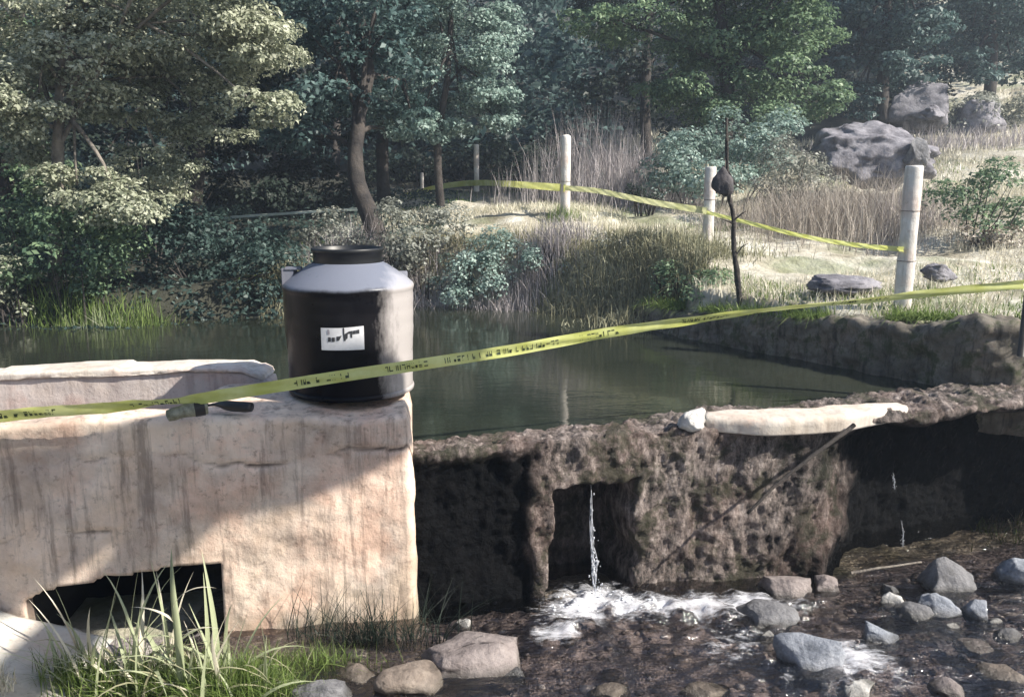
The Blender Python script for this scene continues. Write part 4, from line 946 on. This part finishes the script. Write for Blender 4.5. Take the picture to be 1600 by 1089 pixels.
bush('bush', A_(230, 300, 13.5), B([(230, 270, 60, 40), (180, 310, 60, 30), (290, 300, 50, 35)], 13.5, .4, 23), 'leaf_pale', .075, .9, 'pale spotted bush under the left tree canopy', 43)
bush('bush', A_(480, 400, 12.9), B([(470, 390, 38, 35), (520, 360, 45, 35), (450, 440, 26, 26), (560, 400, 40, 30)], 12.9, .3, 24), 'leaf_grey', .05, 1.1, 'dusty grey bush just behind the tank neck', 44)
bush('bush', A_(650, 400, 13.1), B([(640, 385, 45, 40), (690, 350, 45, 28), (660, 440, 40, 25), (620, 330, 30, 22)], 13.0, .3, 25), 'leaf_grey', .055, 1.1, 'dusty green bush on the bank right of the tank', 45)
bush('bush', A_(740, 420, 12.9), B([(735, 400, 45, 32), (770, 440, 40, 26), (710, 450, 45, 22), (790, 390, 30, 30)], 12.8, .3, 26), 'leaf_teal', .05, 1.0, 'low blue green bush over the waterline in the middle', 46)
bush('bush', A_(1115, 240, 17), B([(1080, 240, 60, 40), (1150, 220, 60, 40), (1200, 260, 50, 30), (1040, 270, 45, 26), (1110, 280, 70, 22), (1210, 200, 40, 30)], 16.5, .5, 27), 'leaf_teal', .075, 1.1, 'pale blue green bush behind the thin sapling', 47)
bush('bush', A_(1520, 320, 12.5), B([(1500, 300, 45, 30), (1560, 290, 45, 30), (1590, 340, 40, 30), (1520, 345, 40, 22)], 12.5, .3, 28), 'leaf_green', .06, 1.0, 'green bush on the slope right of the nearest post', 48)
bush('bush', A_(1560, 370, 12), B([(1530, 370, 40, 16), (1590, 375, 40, 18)], 12, .2, 29), 'dry', .06, .8, 'brown dying bush under the green one on the right slope', 49)
bush('bush', A_(1010, 300, 16), B([(1010, 302, 26, 12)], 15, .1, 30), 'leaf_dark', .06, 1.2, 'tiny dark round bush left of the pale post', 50)
bush('bush', A_(1240, 255, 15.5), B([(1230, 250, 40, 26), (1270, 280, 40, 24), (1200, 290, 40, 20)], 15, .3, 31), 'leaf_grey', .055, 1.0, 'yellowish grey bush left of the huge boulder', 51)
bush('bush', A_(1110, 450, 10.7), B([(1100, 450, 36, 24), (1135, 465, 26, 16), (1080, 470, 26, 16)], 10.6, .2, 32), 'leaf_green', .045, 1.1, 'bright green low bush at the foot of the sapling', 52)
bush('bush', A_(1510, 170, 26), B([(1480, 190, 60, 26), (1560, 175, 60, 26), (1600, 190, 50, 30)], 25.5, .4, 33), 'leaf_grey', .10, 1.0, 'greyish shrub below the corner trees on the hill', 53)
bush('bush', A_(860, 405, 12.7), B([(850, 400, 34, 22), (880, 420, 26, 16)], 12.6, .2, 34), 'leaf_teal', .045, 1.0, 'small teal bush on the bank under the bright white post', 54)
bush('bush', A_(1020, 385, 12.2), B([(1010, 385, 40, 18), (1050, 410, 36, 20), (970, 375, 30, 12)], 12.0, .3, 35), 'leaf_grey', .045, 1.0, 'low pale green shrub on the bank edge left of the pale post', 55)
bush('bush', A_(1060, 450, 11.0), B([(1050, 440, 32, 24), (1075, 480, 26, 18)], 11.0, .2, 36), 'leaf_green', .045, 1.1, 'small green shrub at the end of the stone bank wall', 56)
bush('bush', A_(480, 300, 18), B([(470, 290, 60, 34), (400, 300, 60, 30), (540, 300, 40, 30), (340, 290, 50, 34)], 18, .5, 37), 'leaf_dark', .10, 1.2, 'dark undergrowth in the deep shade left of the leaning trunk', 57)
bush('bush', A_(660, 270, 22), B([(650, 262, 60, 28), (720, 255, 60, 30), (600, 270, 50, 30), (800, 250, 60, 34), (860, 250, 50, 34)], 23, .5, 38), 'leaf_dark', .13, 1.2, 'dark thicket behind the slim shaded post', 58)
# dry brush
brush('brush', A_(930, 285, 18), (1.8, 1.2), 2.1, 1500, 'dry_mauve', 'mauve grey dead brush right of the white post', 61, .012, lean=.35)
brush('brush', A_(985, 300, 17), (1.6, 1.0), 1.4, 1200, 'dry_mauve', 'lower mauve thicket beside the dead brush', 62, .012, lean=.5)
brush('brush', A_(1330, 350, 13.5), (2.2, 1.2), 1.25, 2400, 'dry', 'dense straw brown brush in front of the huge boulder', 63, .009, lean=.7)
brush('brush', A_(1250, 340, 14.3), (1.6, 1.0), .9, 1400, 'dry', 'brown dry thicket left of the dense brush', 64, .009, lean=.7)
brush('brush', A_(1400, 340, 13.5), (1.0, .8), .9, 900, 'dry_mauve', 'greyish dead twigs behind the nearest post', 65, .008, lean=.6)
brush('brush', A_(900, 470, 11.9), (1.5, .5), .42, 5200, 'root', 'hanging brown dead grass on the bank face at the centre', 66, .009, lean=1.0, droop=.9, dz=.3)
brush('brush', A_(980, 480, 11.5), (1.4, .5), .42, 5200, 'root', 'brown tangled dead grass on the bank right of centre', 67, .009, lean=1.0, droop=.9, dz=.3)
brush('brush', A_(1060, 490, 10.9), (1.1, .4), .6, 1800, 'root', 'dark rooty grass where the bank meets the stone wall', 68, .009, lean=1.0, droop=.9, dz=.25)
brush('brush', A_(830, 440, 12.6), (1.0, .4), .7, 1500, 'dry_mauve', 'mauve dry stems on the bank edge below the white post', 69, .008, lean=.7, droop=.5, dz=.2)
brush('brush', A_(600, 440, 13.0), (1.2, .5), .8, 1500, 'dry_mauve', 'greyish dead stems beside the tank shoulder', 70, .008, lean=.7, droop=.4, dz=.1)
brush('brush', A_(880, 345, 14.8), (.4, .3), .35, 500, 'grass', 'little green tuft at the foot of the bright white post', 71, .01, cat='grass tuft', lean=.5)
brush('reeds', A_(175, 505, 10.75), (.9, .35), .8, 900, 'reed', 'pale arching reeds on the left shore', 72, .014, cat='reeds', lean=.8, droop=.5, kindstem='blades')
brush('reeds', A_(215, 500, 10.9), (.7, .3), .95, 600, 'grass', 'green taller reeds behind the pale ones on the left shore', 73, .014, cat='reeds', lean=.5, droop=.4, kindstem='blades')
brush('reeds', A_(110, 480, 11.0), (.8, .3), .6, 500, 'grass', 'short green reeds left of the pale ones', 74, .014, cat='reeds', lean=.6, droop=.4, kindstem='blades')

brush('brush', A_(1300, 300, 15.6), (2.4, .8), .75, 2200, 'dry', 'dry weeds growing up against the huge boulder', 75, .010, lean=.6)
brush('brush', A_(1455, 205, 22), (4.0, 1.0), .8, 1600, 'dry_mauve', 'dry weeds around the foot of the upper boulders', 76, .014, lean=.6)
# turf over the banks
def turf(name, n, x0, x1, y0, y1, m, h, w_, seed, lean, cond):
    r = np.random.RandomState(seed); x = r.uniform(x0, x1, n); y = r.uniform(y0, y1, n); z, d, yd = ground_z(x, y)
    P = np.stack([x, y, z - .02], -1); k = cond(x, y, z, d, P); P = P[k]; n = len(P)
    az = r.uniform(0, 6.28, n); am = r.uniform(0, lean, n); L = np.stack([np.cos(az) * am, np.sin(az) * am, 0 * az], -1)
    V, Q = blades(P, h * r.uniform(.4, 1.2, n), w_ * r.uniform(.7, 1.4, n), L, 2, .4, seed); TOTAL[0] += len(Q) * 2
    tag(link(name, mesh_np(name, V, Q), M[m]), kind='stuff')
nn_ = lambda P, s, sd: noise(P, s, sd)
turf('dry_turf', 60000, -3, 10, 7, 17, 'straw', .16, .011, 81, .9, lambda x, y, z, d, P: (d > .15) & (nn_(P, .8, 5) > -.25) & ~((x > 2.4) & (x < 6.5) & (y > 10.3) & (y < 13)))
turf('green_turf', 30000, -4, 10, 7, 20, 'grass', .11, .012, 82, .8, lambda x, y, z, d, P: (d > .1) & (nn_(P, .55, 8) > .22))
turf('field_turf', 26000, 4, 24, 15, 32, 'straw', .22, .022, 83, .8, lambda x, y, z, d, P: nn_(P, .5, 9) > -.3)
turf('bank_top_turf', 9000, 1.5, 6.2, 6.7, 11.6, 'grass', .15, .010, 84, 1.0, lambda x, y, z, d, P: (d > .05) & (d < 1.1) & (nn_(P, 1.2, 3) > -.35))
turf('bank_edge_turf', 34000, -3.6, 2.6, 10.5, 14.5, 'root', .26, .010, 85, 1.2, lambda x, y, z, d, P: (d > .0) & (d < 1.2))

# ------------------------------------------------------------------ foreground grass
def blade_mesh(h, w_, lean, droop, seed):
    r = random.Random(seed); V = []; n = 9
    for i in range(n + 1):
        t = i / n; x = lean * h * t ** 1.8; z = h * (t - droop * t ** 3); ww = w_ * .68 * (min(1, .55 + t * 2) * (1 - t ** 2.2) + .02)
        y = .02 * math.sin(t * 3 + seed)
        V += [(x, y - ww, z), (x + ww * .35, y, z), (x, y + ww, z)]
    return mesh_np('blade', V, grid_faces(n + 1, 3), True)
BL = [blade_mesh(*a) for a in ((.62, .024, .5, .25, 1), (.75, .022, .3, .05, 2), (.55, .028, .8, .5, 3), (.8, .030, .18, 0, 4), (.68, .018, .65, .4, 5), (.45, .02, .9, .3, 6), (.9, .02, .4, .2, 7), (.5, .016, .4, .1, 8))]
for i, b_ in enumerate(BL): b_.materials.append(M['reed' if i % 4 != 1 else 'straw'])
for a in ((.6, .02, .9, .75, 9), (.5, .016, 1.2, .9, 10), (.7, .012, .7, .6, 11)): BL.append(blade_mesh(*a)); BL[-1].materials.append(M['root'])
def clump(c, n, spread, label, seed, smax=1.0, fine=2500, fm='grass', fh=.3, cat='grass clump'):
    r = random.Random(seed); root = empty('grass_clump', tuple(c), label, cat, None)
    for k in range(n):
        o = link('blade', BL[r.randrange(len(BL))], None, root); q = r.uniform(0, 1) ** .6
        a = r.uniform(0, 6.28); x, y = spread[0] * q * math.cos(a), spread[1] * q * math.sin(a)
        o.location = (x, y, -.02); o.rotation_euler = (r.uniform(-.15, .15), r.uniform(-.2, .2), r.choice([0, math.pi]) + r.uniform(-1.1, 1.1)); s = r.uniform(.55, 1.15) * smax
        o.scale = (s, s * r.uniform(.8, 1.3), s)
    rr = np.random.RandomState(seed); n = fine; P = np.zeros((n, 3)); P[:, :2] = rr.normal(size=(n, 2)) * np.array(spread) * .55
    az = rr.uniform(0, 6.28, n); am = rr.uniform(0, 1.0, n); L = np.stack([np.cos(az) * am, np.sin(az) * am, 0 * az], -1)
    V, Q = blades(P, fh * rr.uniform(.3, 1.1, n), .006 * rr.uniform(.6, 1.5, n), L, 4, .4, seed)
    tag(link('fine_grass', mesh_np('fine_grass', V, Q), M[fm], root), kind='stuff'); return root
c1 = clump((-2.12, 4.55, .0), 112, (.52, .16), 'tall green grass clump growing in front of the culvert hole', 91, 1.0, 2400)
c2 = clump((-1.62, 4.42, .0), 44, (.30, .14), 'lower yellow green grass clump right of the culvert hole', 92, .8, 3000, fh=.34)
c3 = clump((-2.62, 4.5, .1), 16, (.25, .12), 'sparse pale grass at the left side of the culvert hole', 93, .75, 300)
c4 = clump((-2.95, 4.25, .25), 3, (.12, .08), 'yellowish tuft in the bottom left corner on the apron', 94, .3, 300, 'straw', fh=.14)
c5 = clump((-.95, 5.05, .03), 5, (.45, .05), 'thin dry stalks against the foot of the tank pier', 95, .45, 420, 'leaf_dark', .5)
c6 = clump((-1.3, 4.75, .0), 8, (.35, .08), 'wispy grass fringe along the base of the sunlit wall', 96, .45, 900, 'grass', .25)
# the big pale stalk
st0 = at(283, 1089, Y=4.42); st1 = at(277, 848, Y=4.5)
stk_ = empty('reed_stalk', tuple(st0), 'thickest pale upright reed stalk in front of the culvert hole', 'reed')
h = st1.z - st0.z
V = []
for i in range(15):
    t = i / 14; ww = .024 * (1 - t ** 3) + .001; x = (st1.x - st0.x) * t + .008 * math.sin(t * 6)
    for k in range(6):
        a = k / 6 * 6.283; V.append((x + ww * math.cos(a), ww * .5 * math.sin(a), h * t))
link('stalk', mesh_np('stalk', np.array(V), grid_faces(15, 6, True), True), M['reed'], stk_)
for k, (z_, s_) in enumerate(((.35, 1), (.5, -1), (.62, 1))):
    o = link('leaf', BL[5], None, stk_); o.location = (0, 0, h * z_); o.scale = (.55, .9, .5); o.rotation_euler = (0, .2, 0 if s_ > 0 else math.pi)
# low ground cover in the shaded wood, grass hanging over the bank wall, added unseen woods behind the photographer
r_ = np.random.RandomState(77); n = 26000; x = r_.uniform(-13, 1.5, n); y = r_.uniform(10.6, 21, n); z, d, yd = ground_z(x, y)
P = np.stack([x, y, z], -1); k = (d > -.15) & (x < -1.2) ; P = P[k]; hh = .03 + .45 * sstep(-1.5, -3.5, P[:, 0]) * np.clip(noise(P, .9, 5) + .35, 0, 1) * r_.rand(len(P)); P[:, 2] = np.maximum(P[:, 2], 1.2) + hh
nn = r_.normal(size=P.shape) * .6 + [0, 0, 1]; nn /= np.linalg.norm(nn, axis=1)[:, None]
V, Q = leaves(P, nn, .09 * r_.uniform(.6, 1.3, len(P)), 78); TOTAL[0] += len(Q) * 2
tag(link('ground_cover', mesh_np('ground_cover', V, Q), M['leaf_shade']), kind='stuff')
n = 11000; t = r_.uniform(0, 1, n); bx = np.interp(t, [0, .3, .6, .85, 1], [1.7, 2.2, 3.3, 4.0, 5.0]); by = np.interp(t, [0, .3, .6, .85, 1], [11.0, 9.9, 8.2, 7.3, 6.9])
zt = np.interp(bx, [1.7, 2.3, 3.2, 4, 6], [1.52, 1.62, 1.74, 1.86, 1.9]); o_ = r_.uniform(-.02, .5, n); P = np.stack([bx + o_ * .75, by + o_ * .6, zt - .02], -1)
k = noise(P, 1.6, 12) > -.35; P = P[k]; az = r_.uniform(0, 6.28, len(P)); am = r_.uniform(0, 1.2, len(P)); L = np.stack([np.cos(az) * am - .35, np.sin(az) * am - .35, 0 * az], -1)
V, Q = blades(P, .19 * r_.uniform(.4, 1.2, len(P)), .009 * r_.uniform(.7, 1.4, len(P)), L, 3, .8, 79)
tag(link('bank_wall_grass', mesh_np('bank_wall_grass', V, Q), M['grass']), kind='stuff')
bl = []; rq = random.Random(8)  # unseen wood added behind the camera to darken the tank's reflection
for i in range(34):
    a = math.radians(-200 + 230 * i / 33 * .95); rr_ = rq.uniform(9, 13); xx, yy = rr_ * math.cos(a) - 1.5, rr_ * math.sin(a) - 1
    if xx > 4: continue
    for k in range(3): bl.append(((xx, yy, 2.2 + k * 2.6), (1.9, 1.9, 1.7)))
V, Q = crown_mesh(bl, .4, .22, 98, .6, .6, .42); TOTAL[0] += len(Q) * 2
tag(link('added_near_wood', mesh_np('added_near_wood', V, Q), M['leaf_dark']), kind='stuff')
print('LEAF TRIS', TOTAL[0])
hz = bpy.data.materials.new('thin blue haze'); hz.use_nodes = True; t_ = hz.node_tree; t_.nodes.clear()
vo = t_.nodes.new('ShaderNodeVolumePrincipled'); vo.inputs['Color'].default_value = (.72, .84, 1, 1); vo.inputs['Density'].default_value = .0028; vo.inputs['Anisotropy'].default_value = .2
t_.links.new(vo.outputs[0], t_.nodes.new('ShaderNodeOutputMaterial').inputs['Volume'])
me = boxes([((0, 20, 12), (130, 90, 26.5), 0)], 0); tag(link('haze', me, hz), kind='stuff')
